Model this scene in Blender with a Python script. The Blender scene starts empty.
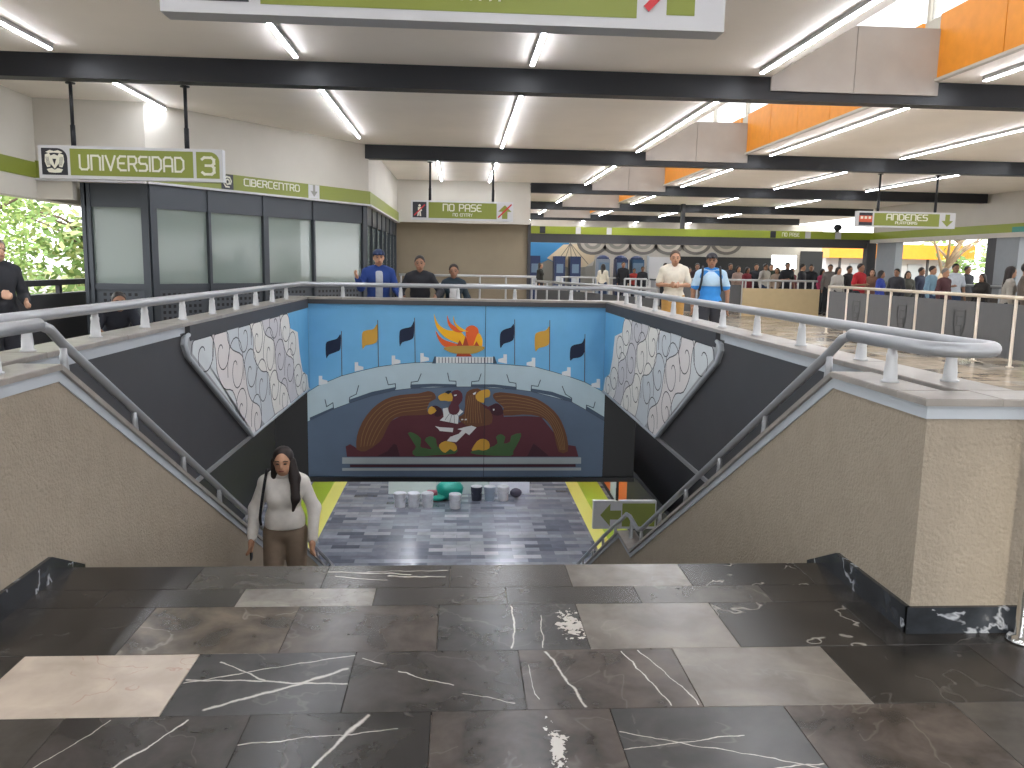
import bpy, math, random
import numpy as np
from mathutils import Vector, Matrix
S = bpy.context.scene
COL = S.collection
rnd = random.Random(7)
PI = math.pi

# ------------------------------------------------------------------ camera
FPX = 820.0; EYE = 1.5
def _rot(yaw, pitch, roll):
    cy, sy, cp, sp = math.cos(yaw), math.sin(yaw), math.cos(pitch), math.sin(pitch)
    f = np.array([sy*cp, cy*cp, -sp]); r = np.array([cy, -sy, 0.0]); d = np.cross(f, r)
    cr, sr = math.cos(roll), math.sin(roll)
    return np.array([cr*r + sr*d, -sr*r + cr*d, f])
ROT = _rot(.0665433, .1436677, -.0180537)
cam_d = bpy.data.cameras.new('camera'); cam = bpy.data.objects.new('camera', cam_d); COL.objects.link(cam)
cam_d.sensor_width = 36; cam_d.lens = FPX/1024*36; cam_d.clip_end = 400; cam_d.clip_start = .05
M4 = Matrix.Identity(4)
for i in range(3):
    M4[i][0] = ROT[0][i]; M4[i][1] = -ROT[1][i]; M4[i][2] = -ROT[2][i]
M4[2][3] = EYE
cam.matrix_world = M4
S.camera = cam

def at(px, py, X=None, Y=None, Z=None):
    """photo pixel -> world point on a plane X=, Y= or Z="""
    d = ROT.T @ np.array([(px-512)/FPX, (py-384)/FPX, 1.0])
    t = X/d[0] if X is not None else (Y/d[1] if Y is not None else (Z-EYE)/d[2])
    return (t*d[0], t*d[1], EYE + t*d[2])

# ------------------------------------------------------------------ world, sun, exposure
W = bpy.data.worlds.new('world'); S.world = W; W.use_nodes = True
bg = W.node_tree.nodes['Background']
bg.inputs[0].default_value = (.97, .985, 1, 1); bg.inputs[1].default_value = 3.0
sun_d = bpy.data.lights.new('sun', 'SUN'); sun_d.energy = 1.2; sun_d.angle = math.radians(4); sun_d.color = (1, .93, .8)
sun = bpy.data.objects.new('sun', sun_d); COL.objects.link(sun)
sun.rotation_euler = Vector((.06, .91, -.41)).to_track_quat('-Z', 'Y').to_euler()
S.view_settings.view_transform = 'Standard'; S.view_settings.look = 'None'
S.view_settings.exposure = 0.42; S.view_settings.gamma = 1.0; S.view_settings.use_curve_mapping = False
STRIP = 46.0          # emission of the LED strips

# ------------------------------------------------------------------ materials
MATS = {}
def lin(c):
    if isinstance(c, str):
        c = tuple(int(c[i:i+2], 16)/255 for i in (0, 2, 4))
    return tuple((x/12.92 if x <= .04045 else ((x+.055)/1.055)**2.4) for x in c)
def mat(name, col, rough=.6, metal=0, var=0.0, vscale=6, bump=0.0, bscale=60, emit=0, spec=.5, coat=0):
    if name in MATS: return MATS[name]
    m = bpy.data.materials.new(name); m.use_nodes = True; MATS[name] = m
    nt = m.node_tree; b = nt.nodes['Principled BSDF']; c = lin(col)
    b.inputs['Base Color'].default_value = (*c, 1)
    b.inputs['Roughness'].default_value = rough; b.inputs['Metallic'].default_value = metal
    b.inputs['Specular IOR Level'].default_value = spec; b.inputs['Coat Weight'].default_value = coat
    if var or bump:
        tc = nt.nodes.new('ShaderNodeTexCoord')
        if var:
            n = nt.nodes.new('ShaderNodeTexNoise'); n.inputs['Scale'].default_value = vscale; n.inputs['Detail'].default_value = 5
            nt.links.new(tc.outputs['Object'], n.inputs['Vector'])
            r = nt.nodes.new('ShaderNodeValToRGB')
            r.color_ramp.elements[0].position = .3; r.color_ramp.elements[1].position = .7
            r.color_ramp.elements[0].color = (*[x*(1-var) for x in c], 1); r.color_ramp.elements[1].color = (*[min(1, x*(1+var)) for x in c], 1)
            nt.links.new(n.outputs['Fac'], r.inputs['Fac']); nt.links.new(r.outputs['Color'], b.inputs['Base Color'])
        if bump:
            n2 = nt.nodes.new('ShaderNodeTexNoise'); n2.inputs['Scale'].default_value = bscale; n2.inputs['Detail'].default_value = 4
            nt.links.new(tc.outputs['Object'], n2.inputs['Vector'])
            bp = nt.nodes.new('ShaderNodeBump'); bp.inputs['Strength'].default_value = bump; bp.inputs['Distance'].default_value = .02
            nt.links.new(n2.outputs['Fac'], bp.inputs['Height']); nt.links.new(bp.outputs['Normal'], b.inputs['Normal'])
    if emit:
        b.inputs['Emission Color'].default_value = (*c, 1); b.inputs['Emission Strength'].default_value = emit
    return m
def glass(name, tint, alpha=.25, rough=.05):
    if name in MATS: return MATS[name]
    m = bpy.data.materials.new(name); m.use_nodes = True; MATS[name] = m
    nt = m.node_tree; b = nt.nodes['Principled BSDF']; out = nt.nodes['Material Output']
    b.inputs['Base Color'].default_value = (*lin(tint), 1); b.inputs['Roughness'].default_value = rough
    tr = nt.nodes.new('ShaderNodeBsdfTransparent'); mx = nt.nodes.new('ShaderNodeMixShader'); mx.inputs[0].default_value = alpha
    nt.links.new(tr.outputs[0], mx.inputs[1]); nt.links.new(b.outputs[0], mx.inputs[2]); nt.links.new(mx.outputs[0], out.inputs[0])
    return m
class NT:
    def __init__(s, m): s.nt = m.node_tree
    def n(s, t, **k):
        o = s.nt.nodes.new(t)
        for a, v in k.items(): setattr(o, a, v)
        return o
    def l(s, a, b): s.nt.links.new(a, b)
    def math(s, op, a, b=None, c=None):
        o = s.n('ShaderNodeMath', operation=op)
        for i, v in enumerate((a, b, c)):
            if v is None: continue
            if isinstance(v, (int, float)): o.inputs[i].default_value = v
            else: s.l(v, o.inputs[i])
        return o.outputs[0]
def marble(name, col, vein='c6c0b6', amt=.5, scale=2.2, rough=.24, mottle=.25, segs=(), blot=None, stretch=(1, 1, 1), vw=.006):
    """polished stone: mottled colour, thin noise veins, and drawn veins (segments in tile coordinates)"""
    if name in MATS: return MATS[name]
    m = bpy.data.materials.new(name); m.use_nodes = True; MATS[name] = m
    g = NT(m); b = m.node_tree.nodes['Principled BSDF']
    tc = g.n('ShaderNodeTexCoord'); oi = g.n('ShaderNodeObjectInfo')
    mp = g.n('ShaderNodeMapping'); mp.inputs['Scale'].default_value = stretch; g.l(tc.outputs['Object'], mp.inputs[0])
    w = g.math('MULTIPLY', oi.outputs['Random'], 37.0)
    def noise(sc, det=6, off=0.0, dist=0.0):
        n = g.n('ShaderNodeTexNoise', noise_dimensions='4D'); n.inputs['Scale'].default_value = sc; n.inputs['Detail'].default_value = det
        n.inputs['Distortion'].default_value = dist
        g.l(mp.outputs[0], n.inputs['Vector']); g.l(g.math('ADD', w, off), n.inputs['W']); return n.outputs['Fac']
    n1 = noise(5, 8, 0, .6); n2 = noise(scale*.75, 4, 9, .5); n3 = noise(30, 4, 3)
    c = lin(col); v = lin(vein)
    rp = g.n('ShaderNodeValToRGB'); rp.color_ramp.elements[0].position = .36; rp.color_ramp.elements[1].position = .64
    rp.color_ramp.elements[0].color = (*[x*(1-mottle) for x in c], 1); rp.color_ramp.elements[1].color = (*[min(1, x*(1+mottle*1.3)) for x in c], 1)
    g.l(g.math('ADD', g.math('MULTIPLY', n1, .88), g.math('MULTIPLY', n3, .12)), rp.inputs[0])
    ridge = g.math('ABSOLUTE', g.math('SUBTRACT', n2, .5))
    vm = g.math('MULTIPLY', g.math('MULTIPLY', g.math('SMOOTH_MIN', g.math('MAXIMUM', g.math('SUBTRACT', 1.0, g.math('DIVIDE', ridge, vw)), 0.0), 1.0, .1), g.math('GREATER_THAN', n1, .46)), amt)
    if segs:
        sx = g.n('ShaderNodeSeparateXYZ'); g.l(tc.outputs['Object'], sx.inputs[0])
        nx = g.math('MULTIPLY', g.math('SUBTRACT', noise(7, 5, 5), .5), .06); ny = g.math('MULTIPLY', g.math('SUBTRACT', noise(7, 5, 15), .5), .06)
        wn = g.math('ADD', g.math('MULTIPLY', noise(16, 4, 33), 1.7), .15)
        px = g.math('ADD', sx.outputs[0], nx); py = g.math('ADD', sx.outputs[1], ny)
        for (x0, y0, x1, y1, wd) in [(*q[:4], q[4]*.62) for q in segs]:
            dx, dy = x1-x0, y1-y0; L2 = dx*dx+dy*dy
            ax = g.math('SUBTRACT', px, x0); ay = g.math('SUBTRACT', py, y0)
            t = g.math('DIVIDE', g.math('ADD', g.math('MULTIPLY', ax, dx), g.math('MULTIPLY', ay, dy)), L2)
            tn = g.n('ShaderNodeClamp'); g.l(t, tn.inputs[0]); t = tn.outputs[0]
            ex = g.math('SUBTRACT', ax, g.math('MULTIPLY', t, dx)); ey = g.math('SUBTRACT', ay, g.math('MULTIPLY', t, dy))
            d = g.math('SQRT', g.math('ADD', g.math('MULTIPLY', ex, ex), g.math('MULTIPLY', ey, ey)))
            k = g.math('MAXIMUM', g.math('SUBTRACT', 1.25, g.math('DIVIDE', d, g.math('MULTIPLY', wn, wd))), 0.0)
            vm = g.math('MAXIMUM', vm, g.math('MULTIPLY', g.math('MINIMUM', k, 1.0), .82))
    if blot:
        x0, y0, rx, ry = blot
        sx = g.n('ShaderNodeSeparateXYZ'); g.l(tc.outputs['Object'], sx.inputs[0])
        ax = g.math('DIVIDE', g.math('SUBTRACT', sx.outputs[0], x0), rx); ay = g.math('DIVIDE', g.math('SUBTRACT', sx.outputs[1], y0), ry)
        d = g.math('SQRT', g.math('ADD', g.math('MULTIPLY', ax, ax), g.math('MULTIPLY', ay, ay)))
        nb = noise(26, 6, 21, 1.5)
        k = g.math('GREATER_THAN', g.math('SUBTRACT', g.math('MULTIPLY', nb, 2.2), d), .66)
        vm = g.math('MAXIMUM', vm, g.math('MULTIPLY', k, .8))
    mix = g.n('ShaderNodeMix', data_type='RGBA'); g.l(vm, mix.inputs[0]); g.l(rp.outputs[0], mix.inputs[6]); mix.inputs[7].default_value = (*v, 1)
    g.l(mix.outputs[2], b.inputs['Base Color']); b.inputs['Specular IOR Level'].default_value = .38
    b.inputs['Roughness'].default_value = rough+.02
    return m
def tiled(name, cols, tw, th, rough=.3, off=.5, mortar=.004):
    """far floor where single slabs cannot be told apart: brick pattern of stone slabs"""
    if name in MATS: return MATS[name]
    m = bpy.data.materials.new(name); m.use_nodes = True; MATS[name] = m
    g = NT(m); b = m.node_tree.nodes['Principled BSDF']; geo = g.n('ShaderNodeNewGeometry')
    br = g.n('ShaderNodeTexBrick'); br.offset = off; br.inputs['Scale'].default_value = 1
    br.inputs['Brick Width'].default_value = tw; br.inputs['Row Height'].default_value = th; br.inputs['Mortar Size'].default_value = mortar
    br.inputs['Color1'].default_value = (0, 0, 0, 1); br.inputs['Color2'].default_value = (1, 1, 1, 1); br.inputs['Mortar'].default_value = (.2, .2, .2, 1)
    br.inputs['Bias'].default_value = 0
    g.l(geo.outputs['Position'], br.inputs['Vector'])
    rp = g.n('ShaderNodeValToRGB')
    while len(rp.color_ramp.elements) < len(cols): rp.color_ramp.elements.new(.5)
    for i, c in enumerate(cols):
        rp.color_ramp.elements[i].position = i/(len(cols)-1); rp.color_ramp.elements[i].color = (*lin(c), 1)
    g.l(br.outputs['Color'], rp.inputs[0])
    n = g.n('ShaderNodeTexNoise'); n.inputs['Scale'].default_value = 4; n.inputs['Detail'].default_value = 8; g.l(geo.outputs['Position'], n.inputs['Vector'])
    mx = g.n('ShaderNodeMix', data_type='RGBA', blend_type='MULTIPLY'); mx.inputs[0].default_value = .5
    g.l(rp.outputs[0], mx.inputs[6]); g.l(n.outputs['Color'], mx.inputs[7]); g.l(mx.outputs[2], b.inputs['Base Color'])
    hs = g.n('ShaderNodeHueSaturation'); hs.inputs['Saturation'].default_value = .0; hs.inputs['Value'].default_value = 1.9
    g.l(n.outputs['Color'], hs.inputs['Color']); g.l(hs.outputs[0], mx.inputs[7])
    b.inputs['Roughness'].default_value = rough
    return m

# ------------------------------------------------------------------ mesh helpers
class MB:
    def __init__(s): s.v = []; s.f = []
    def add(s, vs, fs):
        o = len(s.v); s.v += [tuple(map(float, p)) for p in vs]; s.f += [tuple(i+o for i in f) for f in fs]; return s
    def box(s, x0, x1, y0, y1, z0, z1, b=0.0):
        if b <= 0:
            return s.add([(x0,y0,z0),(x1,y0,z0),(x1,y1,z0),(x0,y1,z0),(x0,y0,z1),(x1,y0,z1),(x1,y1,z1),(x0,y1,z1)],
                     [(0,3,2,1),(4,5,6,7),(0,1,5,4),(1,2,6,5),(2,3,7,6),(3,0,4,7)])
        # top-chamfered box
        return s.add([(x0,y0,z0),(x1,y0,z0),(x1,y1,z0),(x0,y1,z0),(x0,y0,z1-b),(x1,y0,z1-b),(x1,y1,z1-b),(x0,y1,z1-b),
                      (x0+b,y0+b,z1),(x1-b,y0+b,z1),(x1-b,y1-b,z1),(x0+b,y1-b,z1)],
                     [(0,3,2,1),(0,1,5,4),(1,2,6,5),(2,3,7,6),(3,0,4,7),(4,5,9,8),(5,6,10,9),(6,7,11,10),(7,4,8,11),(8,9,10,11)])
    def prism(s, poly, axis, a, b):
        """extrude a 2D polygon along axis from a to b. axis x: poly=(y,z); y: (x,z); z: (x,y)"""
        n = len(poly)
        def p3(p, t): return (t, p[0], p[1]) if axis == 'x' else ((p[0], t, p[1]) if axis == 'y' else (p[0], p[1], t))
        ar = sum(poly[i][0]*poly[(i+1) % n][1]-poly[(i+1) % n][0]*poly[i][1] for i in range(n))
        if ar < 0: poly = poly[::-1]
        lo, hi = min(a, b), max(a, b)
        vs = [p3(p, lo) for p in poly]+[p3(p, hi) for p in poly]
        fs = [tuple(range(n))[::-1], tuple(range(n, 2*n))]+[(i, (i+1) % n, n+(i+1) % n, n+i) for i in range(n)]
        if axis == 'y': fs = [f[::-1] for f in fs]
        return s.add(vs, fs)
    def cone(s, p0, p1, r0, r1, n=12, caps=True):
        p0, p1 = Vector(p0), Vector(p1); d = (p1-p0).normalized()
        u = d.orthogonal().normalized(); w = d.cross(u)
        vs = []
        for p, r in ((p0, r0), (p1, r1)):
            vs += [tuple(p+u*(r*math.cos(2*PI*i/n))+w*(r*math.sin(2*PI*i/n))) for i in range(n)]
        fs = [(i, (i+1) % n, n+(i+1) % n, n+i) for i in range(n)]
        if caps: fs += [tuple(range(n))[::-1], tuple(range(n, 2*n))]
        return s.add(vs, fs)
    def tube(s, pts, r, n=10, closed=False):
        pts = [Vector(p) for p in pts]; m = len(pts)
        rr = r if isinstance(r, (list, tuple)) else [r]*m
        vs, prev = [], None
        for i, p in enumerate(pts):
            a = pts[i-1] if (i or closed) else p; b = pts[(i+1) % m] if (i < m-1 or closed) else p
            d = (b-a).normalized()
            if prev is None: u = d.orthogonal().normalized()
            else: u = (prev-d*prev.dot(d)).normalized()
            prev = u; w = d.cross(u)
            vs += [tuple(p+u*(rr[i]*math.cos(2*PI*k/n))+w*(rr[i]*math.sin(2*PI*k/n))) for k in range(n)]
        fs = []
        for i in range(m if closed else m-1):
            j = (i+1) % m
            fs += [(i*n+k, i*n+(k+1) % n, j*n+(k+1) % n, j*n+k) for k in range(n)]
        if not closed: fs += [tuple(range(n))[::-1], tuple((m-1)*n+k for k in range(n))]
        return s.add(vs, fs)
    def lathe(s, c, prof, n=16):
        vs = []; m = len(prof)
        for r, z in prof: vs += [(c[0]+r*math.cos(2*PI*k/n), c[1]+r*math.sin(2*PI*k/n), c[2]+z) for k in range(n)]
        fs = [(i*n+k, i*n+(k+1) % n, (i+1)*n+(k+1) % n, (i+1)*n+k) for i in range(m-1) for k in range(n)]
        fs += [tuple(range(n))[::-1], tuple((m-1)*n+k for k in range(n))]
        return s.add(vs, fs)
    def ell(s, c, r, nu=14, nv=9):
        vs = [(c[0], c[1], c[2]-r[2])]
        for j in range(1, nv):
            t = PI*j/nv
            vs += [(c[0]+r[0]*math.sin(t)*math.cos(2*PI*k/nu), c[1]+r[1]*math.sin(t)*math.sin(2*PI*k/nu), c[2]-r[2]*math.cos(t)) for k in range(nu)]
        vs.append((c[0], c[1], c[2]+r[2])); L = len(vs)-1
        fs = [(0, 1+(k+1) % nu, 1+k) for k in range(nu)]
        for j in range(nv-2):
            fs += [(1+j*nu+k, 1+j*nu+(k+1) % nu, 1+(j+1)*nu+(k+1) % nu, 1+(j+1)*nu+k) for k in range(nu)]
        fs += [(1+(nv-2)*nu+k, 1+(nv-2)*nu+(k+1) % nu, L) for k in range(nu)]
        return s.add(vs, fs)
    def build(s, name, m, parent=None, smooth=False, **tags):
        me = bpy.data.meshes.new(name)
        vs = np.array(s.v, float)
        if parent is not None:
            o0 = origin(parent)
            loc = Vector((0, 0, 0))
        else:
            lo, hi = vs.min(0), vs.max(0); o0 = Vector(((lo[0]+hi[0])/2, (lo[1]+hi[1])/2, lo[2])); loc = o0
        me.from_pydata((vs-np.array(o0)).tolist(), [], s.f); me.update()
        if m is not None: me.materials.append(m)
        if smooth: me.polygons.foreach_set('use_smooth', [True]*len(me.polygons))
        o = bpy.data.objects.new(name, me); COL.objects.link(o); o.location = loc
        if parent is not None: o.parent = parent
        for k, v in tags.items(): o[k] = v
        return o
def origin(o):
    v = Vector((0, 0, 0))
    while o is not None: v = v+Vector(o.location); o = o.parent
    return v
def thing(name, label, cat, loc, group=None):
    o = bpy.data.objects.new(name, None); COL.objects.link(o); o.location = loc; o.empty_display_size = .2
    o['label'] = label; o['category'] = cat
    if group: o['group'] = group
    return o
def struct_root(name, label, loc=(0, 0, 0)):
    o = bpy.data.objects.new(name, None); COL.objects.link(o); o.location = loc
    o['kind'] = 'structure'; o['label'] = label
    return o
def struct(mb, name, m, label): return mb.build(name, m, None, kind='structure', label=label)
def place(me_obj, loc, name, m, parent, rz=0.0):
    """another piece that shares mesh data"""
    o = bpy.data.objects.new(name, me_obj.data); COL.objects.link(o); o.parent = parent
    o.location = Vector(loc)-origin(parent); o.rotation_euler.z = rz
    if m is not None:
        o.material_slots[0].link = 'OBJECT'; o.material_slots[0].material = m
    return o
def copy_tree(o, loc, rz=0.0, parent=None):
    c = o.copy(); COL.objects.link(c); c.parent = parent
    if parent is None: c.location = loc; c.rotation_euler.z = rz
    for ch in o.children: copy_tree(ch, None, 0, c)
    return c
def smooth_poly(pts, k=4, closed=True):
    n = len(pts); out = []
    rng = range(n) if closed else range(n-1)
    for i in rng:
        p0, p1, p2, p3 = [np.array(pts[(i+j) % n] if closed else pts[min(max(i+j, 0), n-1)], float) for j in (-1, 0, 1, 2)]
        for t in np.arange(k)/k:
            out.append(tuple(.5*((2*p1)+(p2-p0)*t+(2*p0-5*p1+4*p2-p3)*t*t+(3*p1-p0-3*p2+p3)*t**3)))
    if not closed: out.append(tuple(pts[-1]))
    return out
def ribbon(pts, w):
    """list of 2D quads following a polyline"""
    qs = []
    for a, b in zip(pts[:-1], pts[1:]):
        a, b = np.array(a, float), np.array(b, float); d = b-a; L = np.hypot(*d)
        if L < 1e-9: continue
        d /= L; n = np.array([-d[1], d[0]])*w/2; e = d*w*.45
        qs.append([tuple(a-e-n), tuple(b+e-n), tuple(b+e+n), tuple(a-e+n)])
    return qs

# stroke lettering in the station's squared, round-cornered style
GL = {
 'U': (.7, [[(0,1),(0,.14),(.14,0),(.56,0),(.7,.14),(.7,1)]]), 'N': (.7, [[(0,0),(0,1),(.56,1),(.7,.86),(.7,0)]]),
 'I': (.0, [[(0,0),(0,1)]]), 'V': (.74, [[(0,1),(.37,0),(.74,1)]]),
 'E': (.62, [[(.62,1),(.2,1),(0,.8),(0,.2),(.2,0),(.62,0)],[(0,.5),(.48,.5)]]),
 'R': (.64, [[(0,0),(0,1),(.5,1),(.64,.86),(.64,.6),(.5,.46),(0,.46)],[(.38,.46),(.64,0)]]),
 'S': (.62, [[(.62,1),(.12,1),(0,.88),(0,.62),(.12,.5),(.5,.5),(.62,.38),(.62,.12),(.5,0),(0,0)]]),
 'D': (.68, [[(0,0),(0,1),(.46,1),(.68,.78),(.68,.22),(.46,0),(0,0)]]),
 'A': (.68, [[(0,0),(0,.86),(.14,1),(.54,1),(.68,.86),(.68,0)],[(0,.38),(.68,.38)]]),
 '3': (.64, [[(0,.9),(.12,1),(.5,1),(.64,.88),(.64,.64),(.52,.52),(.2,.52)],[(.52,.52),(.64,.4),(.64,.12),(.5,0),(.12,0),(0,.1)]]),
 'C': (.62, [[(.62,1),(.14,1),(0,.86),(0,.14),(.14,0),(.62,0)]]),
 'B': (.64, [[(0,0),(0,1),(.5,1),(.6,.88),(.6,.62),(.5,.52),(0,.52)],[(.5,.52),(.64,.4),(.64,.12),(.5,0),(0,0)]]),
 'T': (.66, [[(0,1),(.66,1)],[(.33,1),(.33,0)]]), 'O': (.68, [[(.14,0),(0,.14),(0,.86),(.14,1),(.54,1),(.68,.86),(.68,.14),(.54,0),(.14,0)]]),
 'P': (.64, [[(0,0),(0,1),(.5,1),(.64,.86),(.64,.58),(.5,.44),(0,.44)]]), 'Y': (.68, [[(0,1),(.34,.5),(.68,1)],[(.34,.5),(.34,0)]]),
 'L': (.55, [[(0,1),(0,0),(.55,0)]]), 'F': (.6, [[(0,0),(0,1),(.6,1)],[(0,.52),(.48,.52)]]),
 'M': (.86, [[(0,0),(0,1),(.72,1),(.86,.86),(.86,0)],[(.43,1),(.43,.3)]]),
 '@': (1.0, [[(.72,.32),(.45,.25),(.28,.45),(.32,.68),(.55,.75),(.72,.62),(.72,.32),(.9,.32),(1,.6),(.8,.95),(.4,1),(.05,.75),(0,.35),(.25,.02),(.7,0)]]),
 ' ': (.35, [])}
def text_polys(txt, h, w, gap=.24):
    x = 0; out = []
    for ch in txt:
        wd, strokes = GL[ch]
        for st in strokes: out += ribbon([(x+p[0]*h, p[1]*h) for p in st], w)
        x += wd*h+gap*h
    return out, x-gap*h
def put_text(parent, name, txt, x0, x1, zb, h, w, yf, m, fr=None):
    """letters as thin raised strokes on a plane; fr maps (u, z, depth)->xyz"""
    if ' ' in txt:                       # every word a part of its own
        tw = text_polys(txt, h, w)[1]; a = 0.0; k = (x1-x0)/tw
        for wd in txt.split(' '):
            ww = text_polys(wd, h, w)[1]; put_text(parent, name, wd, x0+a*k, x0+(a+ww)*k, zb, h, w, yf, m, fr); a += ww+(.24+.35+.24)*h
        return
    qs, tw = text_polys(txt, h, w); k = (x1-x0)/tw
    mb = MB()
    for iq, q in enumerate(qs):
        pts = [(x0+p[0]*k, zb+p[1]) for p in q]
        if fr is None: mb.prism(pts, 'y', yf-.004-.00015*(iq % 7), yf+.001)
        else:
            vs = [fr(p[0], p[1], .004+.0003*(iq % 7)) for p in pts]+[fr(p[0], p[1], 0) for p in pts]
            mb.add(vs, [(0,1,2,3),(7,6,5,4),(0,4,5,1),(1,5,6,2),(2,6,7,3),(3,7,4,0)])
    return mb.build(name, m, parent)

# base palette
m_white = mat('white_paint', 'c6c1b7', .7, var=.03, vscale=2)
m_ceil = mat('ceiling_paint', 'f8f1e8', .75, var=.03, vscale=1.2)
m_beam = mat('beam_navy', '14171e', .45, var=.08, vscale=3)
m_stucco = mat('beige_stucco', '968b7b', .85, var=.05, vscale=8, bump=.5, bscale=60)
m_band = mat('pale_grey_band', 'aeb4ba', .6, var=.03)
m_dark = mat('dark_grey_wall', '3b3b3e', .55, var=.06, vscale=4)
m_black = mat('black_paint_and_shade', '0e0f12', .55)  # real black parts, and shade put into the lower side walls
m_green = mat('olive_green', '818a36', .45)
m_signwhite = mat('sign_white', 'c6c6c8', .4)
m_letter = mat('letter_cream', 'dedccb', .4)
m_rail = mat('silver_rail', 'a6a8ab', .35, metal=.45, var=.03, vscale=9)
m_post = mat('white_post', 'b9babb', .4, metal=.25)
m_chrome = mat('chrome', 'c8c8c8', .18, metal=1)
m_led = mat('led', 'f2f6ff', .4, emit=STRIP); m_led_low = mat('led_lower', 'eef3ff', .4, emit=STRIP*2.2)
m_housing = mat('lamp_housing', 'b8b8b8', .4)
m_conc = mat('concrete_panel', '9c9590', .7, var=.06, vscale=3)
m_orange = mat('orange_panel', 'f0982a', .45, var=.05, vscale=8)
m_rod = mat('rod_black', '1d1f24', .5)

# ================================================================== SETTING
def seg_frame(p, q):
    p, q = np.array(p, float), np.array(q, float); d = q-p; L = np.hypot(*d); d = d/L; n = np.array([d[1], -d[0]])   # n points to the right of p->q
    return p, d, n, L
def obox(mb, p, q, u0, u1, n0, n1, z0, z1):
    """box along the plan line p->q: u along, n across (towards the viewer side), z up"""
    p, d, n, L = seg_frame(p, q)
    c = [p+d*u+n*w for u, w in ((u0, n0), (u1, n0), (u1, n1), (u0, n1))]
    vs = [(a[0], a[1], z) for z in (z0, z1) for a in c]
    fs = [(0,3,2,1),(4,5,6,7),(0,1,5,4),(1,2,6,5),(2,3,7,6),(3,0,4,7)]
    # orient
    v = np.array(vs); nrm = np.cross(v[1]-v[0], v[5]-v[0]); 
    if np.dot(nrm, np.append(-n*(n1-n0), 0)) < 0: fs = [f[::-1] for f in fs]
    return mb.add(vs, fs)
def on_line(px, p, q, py=250):
    """distance along plan line p->q where the photo column px meets it"""
    a = at(px, py, Y=10.0); rd = np.array(a[:2]); p, d, n, L = seg_frame(p, q)
    A = np.array([[rd[0], -d[0]], [rd[1], -d[1]]]); return float(np.linalg.solve(A, p)[1])

m_tilefar = tiled('stone_floor_far_sheen', ['7a7268', 'a09484', 'b5a795', '8f8578', 'a79a88'], .61, .44, .22)  # lightened like the corridor slabs: reflected daylight is in the tones
m_tilelow = tiled('stone_floor_lower', ['4c4f58', '6e717a', '8e8f96', '5d6069', 'a3a2a4'], .60, .22, .22)

fl = MB()
fe_ = MB().box(-6, -2.05, -7, 3.97, -.33, 0).box(2.95, 15, -7, 6.0, -.33, 0).box(-2.05, 2.95, -7, 1.28, -.33, 0)
struct(fe_, 'floor_entrance', tiled('stone_floor_entrance', ['3a3632', '544d46', '6a625a', '48433e', '5c554d'], .61, .44, .26), 'dark polished stone floor of the entrance side')
fl.box(-2.05, 2.95, 1.28, 3.97, -.33, -.014).box(2.37, 2.95, 3.97, 6.0, -.33, 0)
fl.box(-6, -2.37, 3.97, 44, -.33, 0).box(2.37, 4.03, 6.0, 44, -.33, 0).box(8.91, 15, 6.0, 44, -.33, 0)
fl.box(4.03, 8.91, 6.0, 10.6, -.33, 0).box(4.03, 8.91, 10.6, 19.84, -.33, -.014).box(4.03, 8.91, 19.84, 44, -.33, 0)
fl.box(-2.2, 2.2, 12.22, 44, -.33, 0)
floor = struct(fl, 'floor', m_tilefar, 'polished stone slab floor of the upper hall around the stairwell')

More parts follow.
